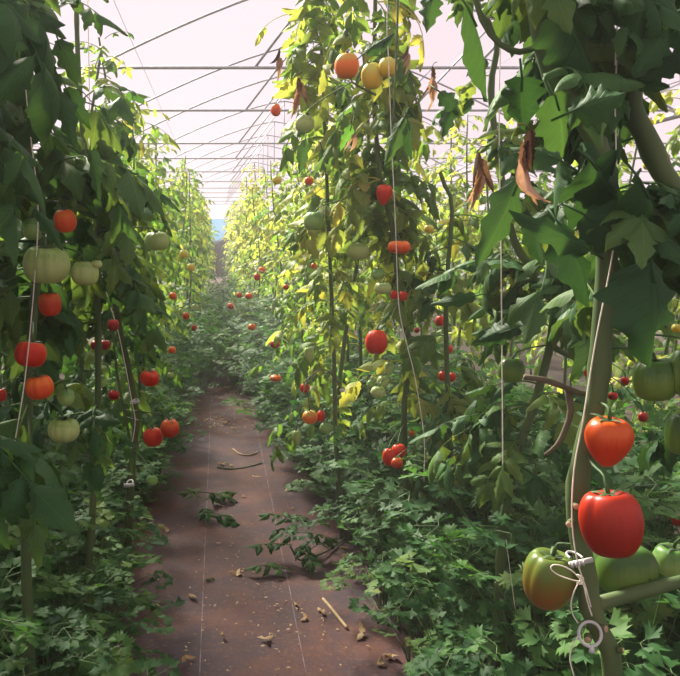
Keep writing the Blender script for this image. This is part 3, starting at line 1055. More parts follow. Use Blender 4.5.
R4, R4p = hero('sunlit tomato plant leaning over the aisle behind the yellowing one', 3.15,
               [(318, -20), (322, 60), (326, 160), (330, 260), (334, 360), (338, 470)], 0.66, 0.01, 0.005, 'stem', 34, 9, protos=FLEAVES, base_y=3.3, z0=0.85, z1=1.75, smin=.65, smax=1.0)
R5, R5p = hero('shaded tomato plant between the middle stem and the straight twine', 2.6,
               [(440, 172), (445, 186), (452, 210), (446, 300), (448, 400), (452, 520)], 0.74, 0.011, 0.006, 'stem', 46, 10, protos=FLEAVES + LEAVES[:4], z0=0.6, z1=1.42, smin=.6, smax=.95)
rr = random.Random(77)
leaves_on(R2, [p for p in R2p if p[2] > 1.5], 16, rr, LEAVES[:4] + FLEAVES[:3], 1.55, 2.3, .4, .62)
leaves_on(L2, [p for p in L2p if p[2] > 1.5], 14, rr, YLEAVES + LEAVES[:2], 1.5, 2.0, .45, .7)
up = [p for p in R3p if p[2] > 1.25]
leaves_on(R3, up, 64, rr, YLEAVES + FLEAVES, 1.35, 2.4, .7, 1.05)
up = [p for p in R4p if p[2] > 1.25]
leaves_on(R4, up, 46, rr, YLEAVES, 1.25, 2.4, .7, 1.05)

# side branches and stubs of the near right plant
def branch(root, spec, Y, r0, r1, mat, name='branch', label=None):
    pts = poly(spec, Y)
    o, p = stem_obj(root, pts, r0, r1, mat, name, seed=3)
    if label: o['label'] = label
    STEMS.append(p)
    return o


branch(RA, [(588, 608), (604, 602), (622, 597), (655, 588), (700, 577)], 1.25, 0.0125, 0.010, 'stem', 'branch')
branch(RA, [(598, 395), (580, 393), (562, 386), (545, 380), (524, 377)], 1.27, 0.005, 0.0045, 'stem_brown', 'branch', 'brown bare side shoot')
branch(RA, [(567, 388), (571, 410), (565, 430), (557, 445), (545, 455)], 1.28, 0.006, 0.0028, 'stem_brown', 'branch', 'brown bare side shoot')
branch(RA, [(540, 45), (520, 52), (500, 44), (482, 20), (470, -20)], 1.25, 0.005, 0.0035, 'stem', 'branch')
branch(R2, [(551, 345), (562, 352), (575, 358), (586, 358)], 1.93, 0.008, 0.005, 'stem', 'branch')
branch(R3, [(398, -10), (397, 40), (395, 85), (393, 125)], 2.3, 0.0032, 0.0022, 'stem', 'branch')
branch(L1, [(18, 105), (25, 80), (30, 55), (27, 10), (24, -30)], 1.76, 0.010, 0.007, 'stem', 'branch')
branch(L1, [(24, 138), (8, 132), (-10, 135)], 1.76, 0.006, 0.004, 'stem', 'branch')
branch(L2, [(133, 455), (124, 410), (117, 372), (113, 330), (108, 295)], 2.9, 0.006, 0.004, 'stem', 'branch')
branch(R4, [(345, 395), (336, 380), (327, 370), (316, 372), (306, 382)], 3.05, 0.003, 0.0022, 'stem_brown', 'branch', 'bare brown fruit shoot')
branch(R3, [(376, 95), (362, 88), (352, 82)], 2.55, 0.004, 0.003, 'stem', 'branch')


def stub(root, px, py, Y, d, n=1.0):
    mb = MB()
    p = np.array(at(px, py, Y) - root.location)
    d = np.array(d) / np.linalg.norm(d)
    mb.tube([p, p + d * 0.011 * n], [0.0065 * n, 0.0058 * n], 9)
    mb.tube([p + d * 0.0108 * n, p + d * 0.0125 * n], [0.0055 * n, 0.005 * n], 9, mi=1)
    o = mb.build('cut_stub', [M['stem_old'], M['cut']], root)
    o['label'] = 'pale cut end of a removed shoot'


stub(RA, 572, 522, 1.235, (-1, -1, -.2))
stub(RA, 575, 506, 1.235, (-.2, -1, .2), .9)
stub(RA, 599, 628, 1.235, (.8, -1, .3))
stub(RA, 588, 636, 1.235, (-.5, -1, -.2))
stub(RA, 617, 650, 1.235, (1, -.6, .2), .8)

# the dried leaves the photo shows hanging
def dried(root, k, px, py, Y, az, s, label, sz=1.0):
    o = obj('dried_leaf', DRY[k], root)
    mw = Matrix.Translation(at(px, py, Y)) @ Matrix.Rotation(az, 4, 'Z') @ Matrix.Diagonal((s, s, s * sz, 1))
    o.matrix_local = Matrix.Translation(-root.location) @ mw
    o['label'] = label


dried(RA, 0, 518, 124, 1.06, -1.2, 0.62, 'brown curled dry leaf')
dried(R2, 1, 488, 146, 1.5, 0.6, 0.7, 'shrivelled dark brown dry leaf')
dried(R2, 2, 437, 62, 1.9, 0.3, 0.6, 'shrivelled dry leaf')
dried(R3, 1, 302, 72, 2.5, 0.4, 0.8, 'dry brown leaf')
dried(R4, 2, 283, 48, 3.0, 2.4, 0.7, 'dry brown leaf')
dried(R3, 0, 357, 118, 2.5, 1.0, 0.6, 'dry brown leaf')
dried(R3, 2, 412, 45, 2.45, 2.0, 0.5, 'dry brown leaf')
dried(RA, 1, 586, 198, 1.22, 1.0, 0.3, 'orange brown dry leaf tip')

# single large blades that stand out near the camera
def blade(root, px, py, Y, tip, L, W, seed, mat='leaf', droop=0.5, fold=0.3, tone=0.4, lobes=3.5, face=None):
    """one big leaf blade from its base place towards the photo place tip"""
    r = random.Random(seed)
    a = at(px, py, Y)
    b = at(tip[0], tip[1], tip[2] if len(tip) > 2 else Y)
    d = np.array(b - a)
    L = np.linalg.norm(d) * 1.08
    f = np.array((0, -1.0, 0.35)) if face is None else np.array(face)
    fr = frame(d, f)
    mb = MB()
    mb.tube([-fr[:, 1] * 0.03 + np.array((0, 0.01, 0.0)), np.zeros(3), fr[:, 1] * L * 0.2], 0.0018, 5, tone)
    leaflet(mb, np.zeros(3), fr, L, W, 16, 3, r, droop, fold, tone, lobes)
    o = mb.build('leaf', M[mat], root, loc=a - root.location)
    return o


BL = [  # root, base, tip, half width m
    (RA, (652, 262), (668, 362), 1.08, 0.05, 1), (RA, (618, 150), (590, 260), 1.12, 0.035, 2), (RA, (520, 178), (487, 262), 1.15, 0.022, 3),
    (RA, (590, 250), (520, 212), 1.14, 0.02, 4), (RA, (468, 8), (508, 92), 1.15, 0.021, 5), (RA, (522, 78), (520, 140), 1.14, 0.026, 6),
    (R2, (452, 105), (443, 135), 1.8, 0.016, 7), (R2, (440, 92), (462, 112), 1.8, 0.018, 8), (R3, (404, 118), (382, 162), 2.0, 0.02, 9),
    (R3, (408, 122), (416, 158), 2.0, 0.018, 10), (R3, (366, 52), (394, 30), 2.3, 0.022, 11), (R3, (432, -6), (424, 30), 1.9, 0.024, 12),
    (RA, (668, 30), (640, 68), 1.15, 0.02, 13), (RA, (575, 110), (618, 90), 1.1, 0.03, 14), (RA, (590, 160), (625, 205), 1.1, 0.04, 15),
    (RA, (560, 10), (600, 70), 1.2, 0.045, 16), (RB, (610, -10), (600, 90), 1.25, 0.04, 17), (RA, (560, 225), (600, 300), 1.15, 0.028, 18),
    (RA, (560, 160), (510, 135), 1.15, 0.02, 19), (RA, (640, 180), (680, 260), 1.1, 0.04, 20), (RB, (690, 50), (650, 62), 1.2, 0.024, 21),
    (R2, (475, 296), (430, 304), 1.8, 0.015, 22), (R2, (510, 330), (462, 345), 1.75, 0.022, 23), (RA, (555, 95), (575, 165), 1.2, 0.03, 24),
    (L1, (40, 12), (64, 18), 1.6, 0.016, 25), (L1, (42, 60), (56, 110), 1.6, 0.022, 26), (L1, (66, 88), (88, 132), 1.6, 0.018, 27),
    (L1, (58, 92), (70, 142), 1.6, 0.022, 28), (L1, (40, 112), (4, 148), 1.6, 0.024, 29), (L1, (58, 40), (75, 85), 1.6, 0.022, 30),
    (L1, (90, 150), (96, 196), 1.65, 0.018, 31), (L1, (38, 212), (60, 245), 1.55, 0.013, 32), (L1, (44, 100), (36, 140), 1.6, 0.02, 33),
    (L1, (30, 20), (6, 60), 1.6, 0.028, 34), (L1, (8, 30), (30, 75), 1.55, 0.028, 35), (L0, (-10, 90), (20, 118), 1.5, 0.025, 36),
    (R3, (352, 125), (344, 152), 2.4, 0.016, 40), (R4, (305, 140), (300, 172), 2.9, 0.02, 41), (R4, (322, 150), (326, 172), 2.9, 0.016, 42),
    (L0, (-12, 480), (24, 510), 1.4, 0.026, 43), (L0, (10, 170), (35, 205), 1.5, 0.025, 44), (RA, (585, 215), (640, 250), 1.15, 0.034, 45),
    (R2, (560, 205), (520, 225), 1.6, 0.02, 46), (RB, (665, 215), (640, 270), 1.2, 0.035, 47), (R2, (530, 215), (545, 262), 1.7, 0.022, 48),
]
for root, b, tip, Y, W, sd in BL:
    r = random.Random(sd)
    blade(root, b[0], b[1], Y, (tip[0], tip[1], Y + r.uniform(-0.06, 0.08)), None, W, sd,
          mat='leaf_yellow' if sd == 40 else 'leaf', droop=r.uniform(0.1, 0.8), fold=r.uniform(0.15, 0.7), tone=r.uniform(0.05, 0.35),
          face=(r.uniform(-.5, .5), -1, r.uniform(0.1, 0.8)))

# ------------------------------------------------------------------ plants along the rows
def row_foliage(seed, n_leaf, n, mat, size, ztop=2.15, zlow=0.4, rad=0.0, spread=1.0, top_tone=0.25):
    r = random.Random(seed)
    mb = MB()
    stem = [np.array((0.04 * math.sin(z * 3 + seed), 0.05 * math.cos(z * 2.3 + seed), z)) for z in np.linspace(-0.03, ztop, 14)]
    for i in range(n_leaf):
        f = (i + r.random()) / n_leaf
        z = zlow + (ztop - zlow) * f ** 0.85
        k = min(int(z / ztop * 13), 12)
        p = stem[k] + np.array((0, 0, z - stem[k][2]))
        az = r.uniform(0, 2 * PI)
        R = rotm('Z', az) @ rotm('Y', r.uniform(-.4, .4))
        sc = (1.0 - 0.45 * max(0, f - 0.75) / 0.25) * spread
        compound_leaf(mb, (R, p), r.uniform(0.2, 0.34) * sc, r, n=n, m=1, pairs=r.choice((2, 3)) if n < 5 else 3, size=size * sc * r.uniform(.85, 1.15),
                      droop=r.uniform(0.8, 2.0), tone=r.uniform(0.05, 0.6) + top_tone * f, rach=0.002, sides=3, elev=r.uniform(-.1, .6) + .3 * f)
    fol = mb.mesh('foliage', M[mat])
    mb = MB()
    mb.tube(stem, [0.012 - 0.007 * i / 13 for i in range(14)], 6)
    return fol, mb.mesh('stem', M['stem'])


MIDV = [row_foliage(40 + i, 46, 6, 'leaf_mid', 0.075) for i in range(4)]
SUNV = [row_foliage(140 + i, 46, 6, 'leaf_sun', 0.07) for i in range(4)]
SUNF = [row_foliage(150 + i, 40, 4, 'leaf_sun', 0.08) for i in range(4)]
FARV = [row_foliage(60 + i, 40, 4, 'leaf_mid', 0.085) for i in range(5)]
BAREV = [row_foliage(80 + i, 58, 5, 'leaf', 0.085, zlow=0.3) for i in range(3)]


def row_plant(x, y, var, label, group, r, s=1.0):
    root = empty('tomato_plant', (x, y, 0), r.uniform(0, 2 * PI))
    tag(root, label, 'tomato plant', group)
    root.scale = (s * r.uniform(.85, 1.15), s * r.uniform(.85, 1.15), s * r.uniform(0.86, 1.08))
    root.rotation_euler = (r.uniform(-.04, .04), r.uniform(-.04, .04), root.rotation_euler.z)
    fol, st = var
    obj('stem', st, root)
    obj('foliage', fol, root)
    return root


r = random.Random(21)
ORD = ['first', 'second', 'third', 'fourth', 'fifth', 'sixth']


def plant_row(x, ys, name, side_of, vars_near, vars_far, near_limit, s=1.0, nlab=6):
    for i, y in enumerate(ys):
        v = r.choice(vars_near if y < near_limit else vars_far)
        if i < nlab:
            lab = '%s tomato plant of %s, from the camera' % (ORD[i], side_of)
        else:
            lab = 'tomato plant in the far stretch of %s' % name
        row_plant(x * (0.8 if y > 9 and abs(x) < 0.7 else 1.0) + r.uniform(-.1, .1), y + r.uniform(-.06, .06), v, lab, 'tomato plants of %s' % name, r, s)


def rng_list(a, b, st):
    out = []
    while a < b:
        out.append(a)
        a += st
        st *= 1.012
    return out


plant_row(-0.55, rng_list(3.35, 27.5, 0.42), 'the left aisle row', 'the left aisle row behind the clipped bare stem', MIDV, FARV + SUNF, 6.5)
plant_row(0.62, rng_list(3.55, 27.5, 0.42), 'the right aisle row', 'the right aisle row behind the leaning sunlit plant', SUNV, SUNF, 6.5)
plant_row(-1.7, rng_list(1.9, 20, 0.5), 'the outer left row', 'the outer left row', BAREV, FARV, 5)
plant_row(-1.08, rng_list(1.0, 5.2, 0.4), 'the inner left row', 'the dark row close behind the left aisle plants', BAREV, BAREV, 6)
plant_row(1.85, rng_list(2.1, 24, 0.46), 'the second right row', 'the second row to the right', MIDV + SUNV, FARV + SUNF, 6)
plant_row(3.1, rng_list(3.2, 24, 0.5), 'the third right row', 'the third row to the right', FARV, FARV, 6, 0.92)
plant_row(4.6, rng_list(5.5, 20, 0.55), 'the outermost right row', 'the outermost row to the right', FARV, FARV, 6, 0.9)

# ------------------------------------------------------------------ parsley along both sides of the path
def fan(mb, base, R, L, r, tone, hi=True):
    """a fan-shaped three-lobed parsley leaflet"""
    pts = [(0, 0)]
    if hi:
        prof = [(-0.30, 0.30), (-0.62, 0.52), (-0.40, 0.60), (-0.52, 0.80), (-0.22, 0.66), (-0.20, 0.98), (0, 0.9), (0.0, 1.12), (0.16, 0.92),
                (0.24, 0.98), (0.22, 0.66), (0.55, 0.78), (0.40, 0.60), (0.62, 0.50), (0.30, 0.30)]
    else:
        prof = [(-0.35, 0.3), (-0.58, 0.62), (-0.22, 0.62), (0, 1.1), (0.22, 0.62), (0.58, 0.62), (0.35, 0.3)]
    cup = r.uniform(-0.35, 0.35)
    fold = r.uniform(-.1, .45)
    vs = [(0, 0, 0), (0, 0.45 * L, 0.03 * L)]
    for x, y in prof:
        x *= r.uniform(.9, 1.1)
        y *= r.uniform(.92, 1.08)
        vs.append((x * L, y * L, L * (fold * abs(x) - cup * y * y * 0.6 + r.uniform(-.04, .04))))
    n = len(prof)
    fs = [(0, 2, 1), (0, 1, n + 1)] + [(1, i + 2, i + 3) for i in range(n - 1)]
    vs = np.array(vs) @ np.asarray(R).T + np.asarray(base)
    mb.add(vs, fs, tone=tone)


def parsley_leaf(mb, sb, p0, az, L, lean, r, hi, size, tone):
    seg = 5
    pts, p = [], np.array(p0, dtype=float)
    tans = []
    for i in range(seg + 1):
        t = i / seg
        a = PI / 2 - lean * (0.35 + 0.9 * t * t)
        tan = np.array((math.cos(az) * math.cos(a), math.sin(az) * math.cos(a), math.sin(a)))
        if i:
            p = p + tan * L / seg
        pts.append(p.copy())
        tans.append(tan)
    sb.tube(pts, [0.0022 - 0.0009 * i / seg for i in range(seg + 1)], 3, tone, closed=False)
    end, tan = pts[-1], tans[-1]
    # blade plane tips over towards the horizontal
    d = np.array((math.cos(az), math.sin(az), r.uniform(-.5, 0.25)))
    upv = np.array((r.uniform(-.4, .4), r.uniform(-.4, .4), 1.0))
    fr = frame(d, upv)

    def triple(o, fr, s, k=3):
        for q in range(-(k // 2), k // 2 + 1):
            yw = q * r.uniform(0.8, 1.1)
            dd = fr[:, 1] * math.cos(yw) + fr[:, 0] * math.sin(yw) + fr[:, 2] * r.uniform(-.25, .2)
            f2 = frame(dd, fr[:, 2] + 0.3 * np.array((r.uniform(-1, 1), r.uniform(-1, 1), 0)))
            b = o + f2[:, 1] * s * 0.3
            sb.tube([o, b], 0.0008, 3, tone, closed=False)
            fan(mb, b, f2, s * r.uniform(.8, 1.1), r, tone + r.uniform(-.07, .07), hi)

    for q in (-1, 0, 1):
        yw = q * r.uniform(0.9, 1.25)
        dd = fr[:, 1] * math.cos(yw) + fr[:, 0] * math.sin(yw) + fr[:, 2] * r.uniform(-.2, .15)
        f2 = frame(dd, fr[:, 2])
        o2 = end + f2[:, 1] * size * (1.25 if q == 0 else 0.85)
        sb.tube([end, o2], 0.0011, 3, tone, closed=False)
        triple(o2, f2, size * r.uniform(.85, 1.1))


def parsley_proto(seed, nleaf, hi, size, hgt):
    r = random.Random(seed)
    mb, sb = MB(), MB()
    for i in range(nleaf):
        az = r.uniform(0, 2 * PI)
        f = (i + 0.5) / nleaf
        L = hgt * r.uniform(0.4, 1.05)
        parsley_leaf(mb, sb, (0.03 * math.cos(az), 0.03 * math.sin(az), -0.02), az, L, r.uniform(0.1, 1.2) * (1.1 - 0.6 * f), r, hi, size,
                     r.uniform(0.15, 0.75))
    return mb.mesh('foliage', M['parsley']), sb.mesh('stalk', M['stalk'])


PAR_HI = [parsley_proto(400 + i, 36, True, 0.036, 0.6) for i in range(5)]
PAR_LO = [parsley_proto(420 + i, 34, False, 0.04, 0.6) for i in range(4)]


def merge_lo(v):
    return v


def parsley(x, y, var, s, label, grp, r, tilt=0.0):
    root = empty('parsley_plant', (x, y, 0), r.uniform(0, 6.28))
    tag(root, label, 'parsley', grp)
    root.scale = (s * r.uniform(.9, 1.1), s * r.uniform(.9, 1.1), s * r.uniform(.85, 1.12))
    obj('foliage', var[0], root)
    obj('stalk', var[1], root)
    return root


r = random.Random(31)
PL = 'leafy parsley plants under the left row'
PR = 'leafy parsley plants under the right row'


def interp(y, tab):
    if y <= tab[0][0]: return tab[0][1]
    for (a, u), (b, v) in zip(tab, tab[1:]):
        if y <= b:
            return u + (v - u) * (y - a) / (b - a)
    return tab[-1][1]


def edge_left(y):
    return interp(y, [(1.6, -0.25), (2.6, -0.27), (3.1, -0.3), (3.7, -0.27), (4.3, -0.22), (5.2, -0.18), (6.6, -0.17), (7.6, 0.06), (12, 0.04)])


def edge_right(y):
    return interp(y, [(1.5, 0.5), (2.9, 0.5), (3.4, 0.5), (4.0, 0.44), (4.6, 0.36), (5.6, 0.25), (6.5, 0.18), (7.6, -0.04), (12, -0.02)])


def fill_parsley(side, y0, y1, step, n_across, far):
    y = y0
    k = 0
    while y < y1:
        for j in range(n_across):
            off = 0.17 + j * 0.2 + r.uniform(-.05, .05)
            x = edge_left(y) - off if side < 0 else edge_right(y) + off
            nm = 'left' if side < 0 else 'right'
            if far:
                lab = 'parsley plant in the dense far strip beside the path on the %s' % nm
            elif j == 0:
                ne = int((y - y0) / step + 0.5)
                lab = 'parsley plant spilling over the %s edge of the path near the camera' % nm
                if 5 <= ne < 11:
                    lab = '%s parsley plant from the bottom of the photo along the %s path edge' % (ORD[ne - 5], nm)
            elif j == 1:
                lab = 'parsley plant under the tomato stems on the %s, near the camera' % nm
            else:
                lab = 'parsley plant behind the tomato stems on the %s' % nm
            s = ((0.8 if side > 0 or y < 2.5 else 0.62) if j == 0 else 1.12 if side > 0 else 0.95) * r.uniform(.85, 1.2)
            parsley(x, y + r.uniform(-.06, .06), r.choice(PAR_LO if far or y > 4.2 else PAR_HI), s, lab, PL if side < 0 else PR, r)
            k += 1
        y += step
        if far:
            step *= 1.02


fill_parsley(-1, 1.4, 4.6, 0.18, 4, False)
fill_parsley(1, 1.25, 4.6, 0.2, 5, False)
fill_parsley(-1, 4.6, 14, 0.24, 3, True)
fill_parsley(1, 4.6, 14, 0.24, 4, True)

make_tomatoes()

# ------------------------------------------------------------------ twine
def twine(spec, Y, rad, label, up=True):
    pts = poly(spec, Y)
    if up and pts[0].z < GUT - .03:
        pts = [Vector((pts[0].x, pts[0].y, GUT - 0.02))] + pts
    mb = MB()
    P = [np.array(p) for p in pts]
    mb.tube(smooth_path(P, 0.02) if len(P) > 2 else P, rad, 5)
    return tag(mb.build('twine', M['twine']), label, 'twine', 'twines holding up tomato plants')


twine([(24, 30), (26, 90), (31, 140), (38, 208), (34, 286), (25, 378), (14, 447)], 1.62, 0.0012, 'twine running down the nearest left plant past its largest tomato')
twine([(92, 215), (97, 250), (107, 295), (119, 335), (132, 402), (135, 425), (128, 462)], 2.75, 0.0015, 'slanting twine along the bare clipped stem on the left')
twine([(387, 20), (388, 45), (391, 128), (395, 215), (396, 240), (399, 307), (407, 345), (415, 378), (424, 437), (424, 482)], 2.42, 0.0013, 'twine along the middle stem past the large red ribbed tomato')
twine([(500, 60), (501, 236), (502, 350), (503, 490)], 1.85, 0.0013, 'straight vertical twine beside the crooked bare stem')
twine([(506, 540), (510, 570), (516, 615)], 1.8, 0.0008, 'loose thin twine end below the straight twine', up=False)
twine([(618, 8), (617, 60), (615, 100), (617, 200), (613, 252), (596, 340), (583, 420), (574, 470), (572, 520), (577, 560), (585, 585), (591, 607)], 1.205, 0.0011, 'long slanting twine tied to the nearest thick right stem')
mb = MB()
def T(spec, Y, rad):
    mb.tube(smooth_path([np.array(p) for p in poly(spec, Y)], 0.004), rad, 5)
T([(581, 582), (572, 580), (558, 575), (551, 569), (553, 565), (562, 566), (572, 571), (580, 579)], 1.212, 0.0011)
T([(580, 580), (574, 592), (571, 604), (573, 615), (578, 623)], 1.212, 0.0010)
T([(580, 578), (584, 586), (587, 600), (592, 616)], 1.212, 0.0012)
T([(577, 575), (583, 578), (582, 584), (577, 583)], 1.21, 0.0018)
T([(578, 636), (572, 648), (570, 660), (574, 676)], 1.212, 0.0009)
tag(mb.build('twine_bow', M['twine']), 'looped bow and loose ends of twine knotted on the near stem', 'twine')

# clips that hold stems to the twine
def ring_clip(px, py, Y, R, label, tilt=(1.2, 0.2, 0.3)):
    c = at(px, py, Y)
    root = empty('stem_clip', c)
    tag(root, label, 'plant clip', 'plastic clips on stems')
    mb = MB()
    e = Matrix(np.array(Matrix.Rotation(tilt[2], 3, 'Z') @ Matrix.Rotation(tilt[0], 3, 'X') @ Matrix.Rotation(tilt[1], 3, 'Y')).tolist())
    pts = [np.array(e @ Vector((R * math.cos(a), R * math.sin(a), 0))) for a in np.linspace(0, 2 * PI, 33)]
    mb.tube(pts, R * 0.14, 6, closed=False)
    mb.build('ring', M['clip'], root)
    mb = MB()
    q = np.array(e @ Vector((0, -R, 0)))
    mb.tube([q * 0.95, q * 1.5], [R * 0.22, R * 0.3], 4)
    mb.build('tab', M['clip'], root)
    return root


ring_clip(590, 634, 1.215, 0.0185, 'grey ring clip under the bow knot on the near stem', (1.25, 0, 0.1))
def bar_clip(px, py, Y, L, label, ang=0.2, s=1.0):
    c = at(px, py, Y)
    root = empty('stem_clip', c)
    tag(root, label, 'plant clip', 'plastic clips on stems')
    mb = MB()
    d = np.array((math.cos(ang), 0, math.sin(ang)))
    mb.tube([-d * L / 2, d * L / 2], 0.0042 * s, 6)
    for k in range(4):
        q = d * L * (-0.42 + 0.16 * k)
        mb.tube([q + np.array((0, -.005 * s, -.0045 * s)), q + np.array((0, -.005 * s, .0045 * s))], 0.0016 * s, 4)
    mb.build('clasp', M['clip'], root)
    mb = MB()
    pts = [np.array((L * .28 * math.cos(a), 0.022 * s + 0.02 * s * math.sin(a), 0)) for a in np.linspace(-.3, PI + .3, 14)]
    mb.tube(pts, 0.002 * s, 5, closed=False)
    mb.build('ring', M['clip'], root)


bar_clip(581, 562, 1.205, 0.036, 'grey clip clasped round the near stem behind the bow', 0.22)
bar_clip(135, 402, 2.86, 0.034, 'pale clip at mid height on the bare left stem', 0.05, 1.3)
bar_clip(129, 485, 2.72, 0.036, 'pale clip lowest on the bare left stem just above parsley', 0.0, 1.4)
bar_clip(505, 491, 1.88, 0.026, 'pale clip at the lower end of the straight twine', 0.1)
bar_clip(343, 391, 2.98, 0.024, 'small grey clip by the bare brown fruit shoot', -0.2)

# ------------------------------------------------------------------ litter on the path
def litter_mesh(seed, L=0.05):
    r = random.Random(seed)
    mb = MB()
    for k in range(r.choice((2, 3, 4))):
        a = r.uniform(0, 2 * PI)
        d = np.array((math.cos(a), math.sin(a), 0.25))
        fr = frame(d, np.array((r.uniform(-.6, .6), r.uniform(-.6, .6), 1)))
        leaflet(mb, (0, 0, 0.008), fr, L * r.uniform(.5, 1), L * r.uniform(.14, .26), 7, 1, r, r.uniform(-.4, 1.1), r.uniform(-.6, .8), r.uniform(.2, .9))
    me = mb.mesh('fallen_leaf', M['leaf_litter'])
    zmin = min(v.co.z for v in me.vertices)
    for v in me.vertices:
        v.co.z -= zmin
    return me


LIT = [litter_mesh(700 + i) for i in range(8)]
LITTER = [
    (185, 659, 0.9, 'brown crumpled dry leaf lying nearest on the path'), (237, 575, 0.8, 'pale dry leaf alone in the middle of the path'),
    (167, 531, 0.8, 'dry leaf beside the left parsley by the trailing shoot'), (164, 540, 0.5, 'small dry scrap just below the leaf by the left parsley'),
    (195, 598, 0.7, 'tan dry leaf at the tip of a low left parsley sprig'), (158, 607, 0.6, 'tan dry scrap against the low left parsley'),
    (222, 636, 0.4, 'tiny pale scrap right of the nearest dry leaf'), (219, 544, 0.4, 'tiny dry scrap left of the wilted shoot'),
    (254, 478, 0.9, 'orange dry leaf at the parsley corner on the path'), (290, 491, 0.9, 'tan dry leaf heaped under the right parsley'),
    (303, 484, 0.8, 'tan dry leaf right of the heap under the parsley'), (311, 478, 0.7, 'tan dry leaf touching the parsley stalks behind the wilted shoot'),
    (346, 549, 0.7, 'pale dry leaf by the cut end of the wilted shoot'), (343, 560, 0.9, 'tan dry leaf lower of three by the shoot stem'),
    (357, 561, 0.6, 'tan dry leaf right of three by the shoot stem'), (297, 606, 0.5, 'small pale dry leaf left of the curled dry strip'),
    (306, 619, 0.7, 'pale dry leaf below the small one on the marker thread'), (267, 640, 0.7, 'dark brown dry leaf near the marker thread'),
    (362, 636, 0.9, 'pale crumpled leaf under the right parsley edge'), (379, 667, 0.9, 'tan crumpled leaf at the bottom by right parsley'),
    (392, 657, 0.8, 'tan dry leaf half under the lowest right parsley'), (322, 612, 0.7, 'brown flat leaf beside the curled dry strip'),
    (243, 498, 0.5, 'thin pale scrap below the orange dry leaf'), (292, 509, 0.4, 'small pale dry speck left of wilted shoot'),
    (218, 385, 0.8, 'yellow dry leaf on the far path, left in its heap'), (226, 388, 0.8, 'yellow dry leaf on the far path, middle of its heap'),
    (236, 392, 0.8, 'yellow dry leaf on the far path, right of its heap'), (206, 383, 0.7, 'orange dry leaf at the far path left edge'),
    (205, 421, 0.9, 'orange dry leaf left end of the nearer heap'), (216, 419, 0.9, 'yellow brown dry leaf in the nearer heap'),
    (226, 424, 0.8, 'yellow dry leaf right in the nearer heap'), (233, 429, 0.7, 'small dry leaf right end of the nearer heap'),
    (209, 427, 0.8, 'rust dry leaf lower left in the nearer heap'), (222, 465, 0.8, 'tan dry leaf on the crease left of the parsley corner'),
    (230, 466, 0.7, 'tan dry leaf right on the path crease'), (204, 591, 0.4, 'tiny green leaf scrap by a low left sprig'),
]
r = random.Random(8)
for i, (px, py, s, lab) in enumerate(LITTER):
    o = obj('fallen_leaf', LIT[i % 8], loc=ground(px, py, 0.008))
    o.rotation_euler = (r.uniform(-.1, .1), r.uniform(-.1, .1), r.uniform(0, 6))
    o.scale = (s * 1.1,) * 3
    tag(o, lab, 'dry leaf', 'dry leaves fallen on the path')
mb = MB()
r = random.Random(9)
spots = [(218, 422, .16, 60), (212, 388, .3, 70), (226, 390, .3, 60), (255, 620, .25, 60), (280, 600, .35, 70), (218, 424, .18, 60), (222, 388, .25, 60), (250, 540, .5, 60), (300, 485, .12, 40), (240, 655, .4, 50), (215, 570, .4, 30)]
for px, py, sp, n in spots:
    c = ground(px, py)
    for k in range(n):
        x, y = c.x + r.gauss(0, sp * .5), c.y + r.gauss(0, sp)
        if not -0.42 < x < 0.55:
            continue
        s = r.uniform(.002, .009) * (1.8 if py < 430 else 1.0)
        a = r.uniform(0, 6.28)
        ca, sa = math.cos(a) * s, math.sin(a) * s
        z = 0.009 + r.uniform(0, .003)
        mb.add([(x - ca, y - sa, z), (x + sa * .5, y - ca * .5, z + .002), (x + ca, y + sa, z + .001), (x - sa * .5, y + ca * .5, z + .003)], [(0, 1, 2, 3)], tone=r.random())
tag(mb.build('plant_litter', M['leaf_litter']), 'fine tan crumbs of dry plant strewn on the path', 'litter', kind='stuff')


def ground_stem(spec, rad, mat, name, label, cat, z=0.012):
    mb = MB()
    pts = [ground(px, py, z) for px, py in spec]
    mb.tube(smooth_path([np.array(p) for p in pts], 0.01), rad, 7)
    return tag(mb.build(name, M[mat]), label, cat)


ground_stem([(323, 599), (330, 607), (338, 617), (347, 628)], 0.006, 'dry_stem', 'dry_stem', 'curled thick tan dry stem on the path by right parsley', 'stem')
ground_stem([(233, 449), (240, 454), (250, 455), (258, 452)], 0.005, 'dry_stem', 'dry_stem', 'thin pale bent stem far on the path', 'stem')
ground_stem([(217, 467), (232, 469), (248, 467), (262, 463)], 0.005, 'stem', 'dry_stem', 'greenish bare stem lying across the path crease', 'stem')

# pruned shoots that lie on the path
def pruned(px, py, stem_spec, leaf_spots, label, seed):
    b = ground(px, py)
    root = empty('pruned_shoot', (b.x, b.y, 0.0))
    tag(root, label, 'pruned shoot')
    rr = random.Random(seed)
    if stem_spec:
        mb = MB()
        pts = [np.array(ground(q[0], q[1], q[2]) - root.location) for q in stem_spec]
        mb.tube(smooth_path(pts, 0.01), 0.0042, 7)
        mb.build('stem', M['stem'], root)
    for (lx, ly, z, az, sc) in leaf_spots:
        mb = MB()
        compound_leaf(mb, (np.eye(3), np.zeros(3)), 0.13, rr, n=9, m=2, pairs=3, size=0.055, droop=0.5, elev=0.2, tone=rr.uniform(.3, .6))
        v = np.concatenate(mb.v)
        o = mb.build('leaf', M['leaf'], root)
        p = ground(lx, ly, z)
        o.location = p - root.location
        o.rotation_euler = (rr.uniform(-.2, .2), rr.uniform(-.3, .3), az)
        o.scale = (sc, sc, sc * .7)


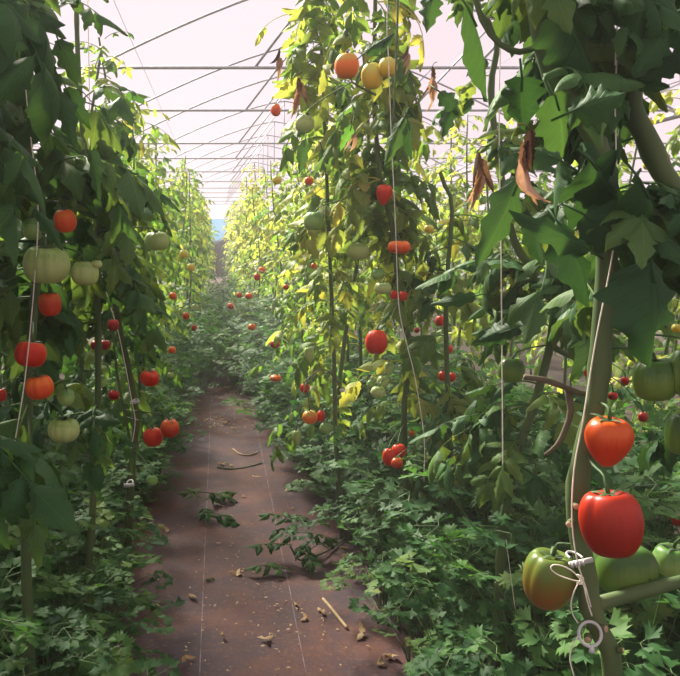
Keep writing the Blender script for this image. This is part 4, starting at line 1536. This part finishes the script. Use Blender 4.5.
pruned(310, 556, [(353, 531, .02), (335, 546, .02), (318, 555, .03), (300, 560, .03), (290, 546, .08)],
       [(300, 540, .13, 0.6, 1.2), (312, 530, .15, -0.3, 1.1), (292, 545, .10, 1.8, 1.1), (305, 524, .16, 0.2, 1.2), (293, 570, .03, 1.7, 1.1), (318, 535, .13, 2.4, 1.0),
        (298, 520, .17, 1.2, 1.1), (306, 545, .08, 3.0, 1.1), (296, 532, .12, -1.8, 1.1), (312, 548, .08, -1.0, 1.0)],
       'wilted green tomato shoot with long bare stem on the path', 51)
pruned(203, 505, None, [(205, 500, .06, -0.9, 1.4), (210, 512, .04, -2.2, 1.2), (198, 492, .09, -1.4, 1.4), (202, 506, .05, -2.9, 1.1), (196, 500, .1, 0.2, 1.2)], 'small leafy shoot lying at the left path edge', 52)
pruned(205, 582, None, [(203, 580, .02, -0.8, .35)], 'single tiny green leaf lying by the low left parsley', 53)

# ------------------------------------------------------------------ humid haze in the greenhouse
hm, hnt, hout = new_mat('humid_haze')
vs_ = N(hnt, 'ShaderNodeVolumeScatter', i_Density=0.006, i_Anisotropy=0.35)
vs_.inputs['Color'].default_value = (1, 0.98, 0.96, 1)
hnt.links.new(vs_.outputs[0], hout.inputs['Volume'])
mb = MB()
xa, xb, ya, yb, za, zb = -7.8, 10.1, -1.9, 28.55, -0.02, 2.46
mb.add([(xa, ya, za), (xb, ya, za), (xb, yb, za), (xa, yb, za), (xa, ya, zb), (xb, ya, zb), (xb, yb, zb), (xa, yb, zb)],
       [(3, 2, 1, 0), (4, 5, 6, 7), (0, 1, 5, 4), (1, 2, 6, 5), (2, 3, 7, 6), (3, 0, 4, 7)])
tag(mb.build('haze', hm, smooth=False), 'faint bright haze hanging between the far plants', 'haze', kind='stuff')

# ------------------------------------------------------------------ light
w = bpy.data.worlds.new('world')
SC.world = w
w.use_nodes = True
nt = w.node_tree
nt.nodes.clear()
out = nt.nodes.new('ShaderNodeOutputWorld')
bg = nt.nodes.new('ShaderNodeBackground')
bg.inputs['Color'].default_value = (0.86, 0.71, 0.78, 1)
bg.inputs['Strength'].default_value = 1.0
nt.links.new(bg.outputs[0], out.inputs['Surface'])

sd = bpy.data.lights.new('sun', 'SUN')
sd.energy = 16.0
sd.angle = math.radians(14)
sd.color = (1.0, 0.93, 0.78)
sun = bpy.data.objects.new('sun', sd)
COL.objects.link(sun)
dirv = Vector((0.42, -0.8, -0.75))
sun.rotation_euler = dirv.to_track_quat('-Z', 'Y').to_euler()

SC.view_settings.view_transform = 'Standard'
SC.view_settings.look = 'None'
SC.view_settings.gamma = 1.0
SC.view_settings.use_curve_mapping = False
SC.view_settings.exposure = 0.0
SC.cycles.max_bounces = 12
SC.cycles.diffuse_bounces = 6
SC.cycles.transmission_bounces = 8
SC.cycles.transparent_max_bounces = 24
SC.cycles.use_denoising = True
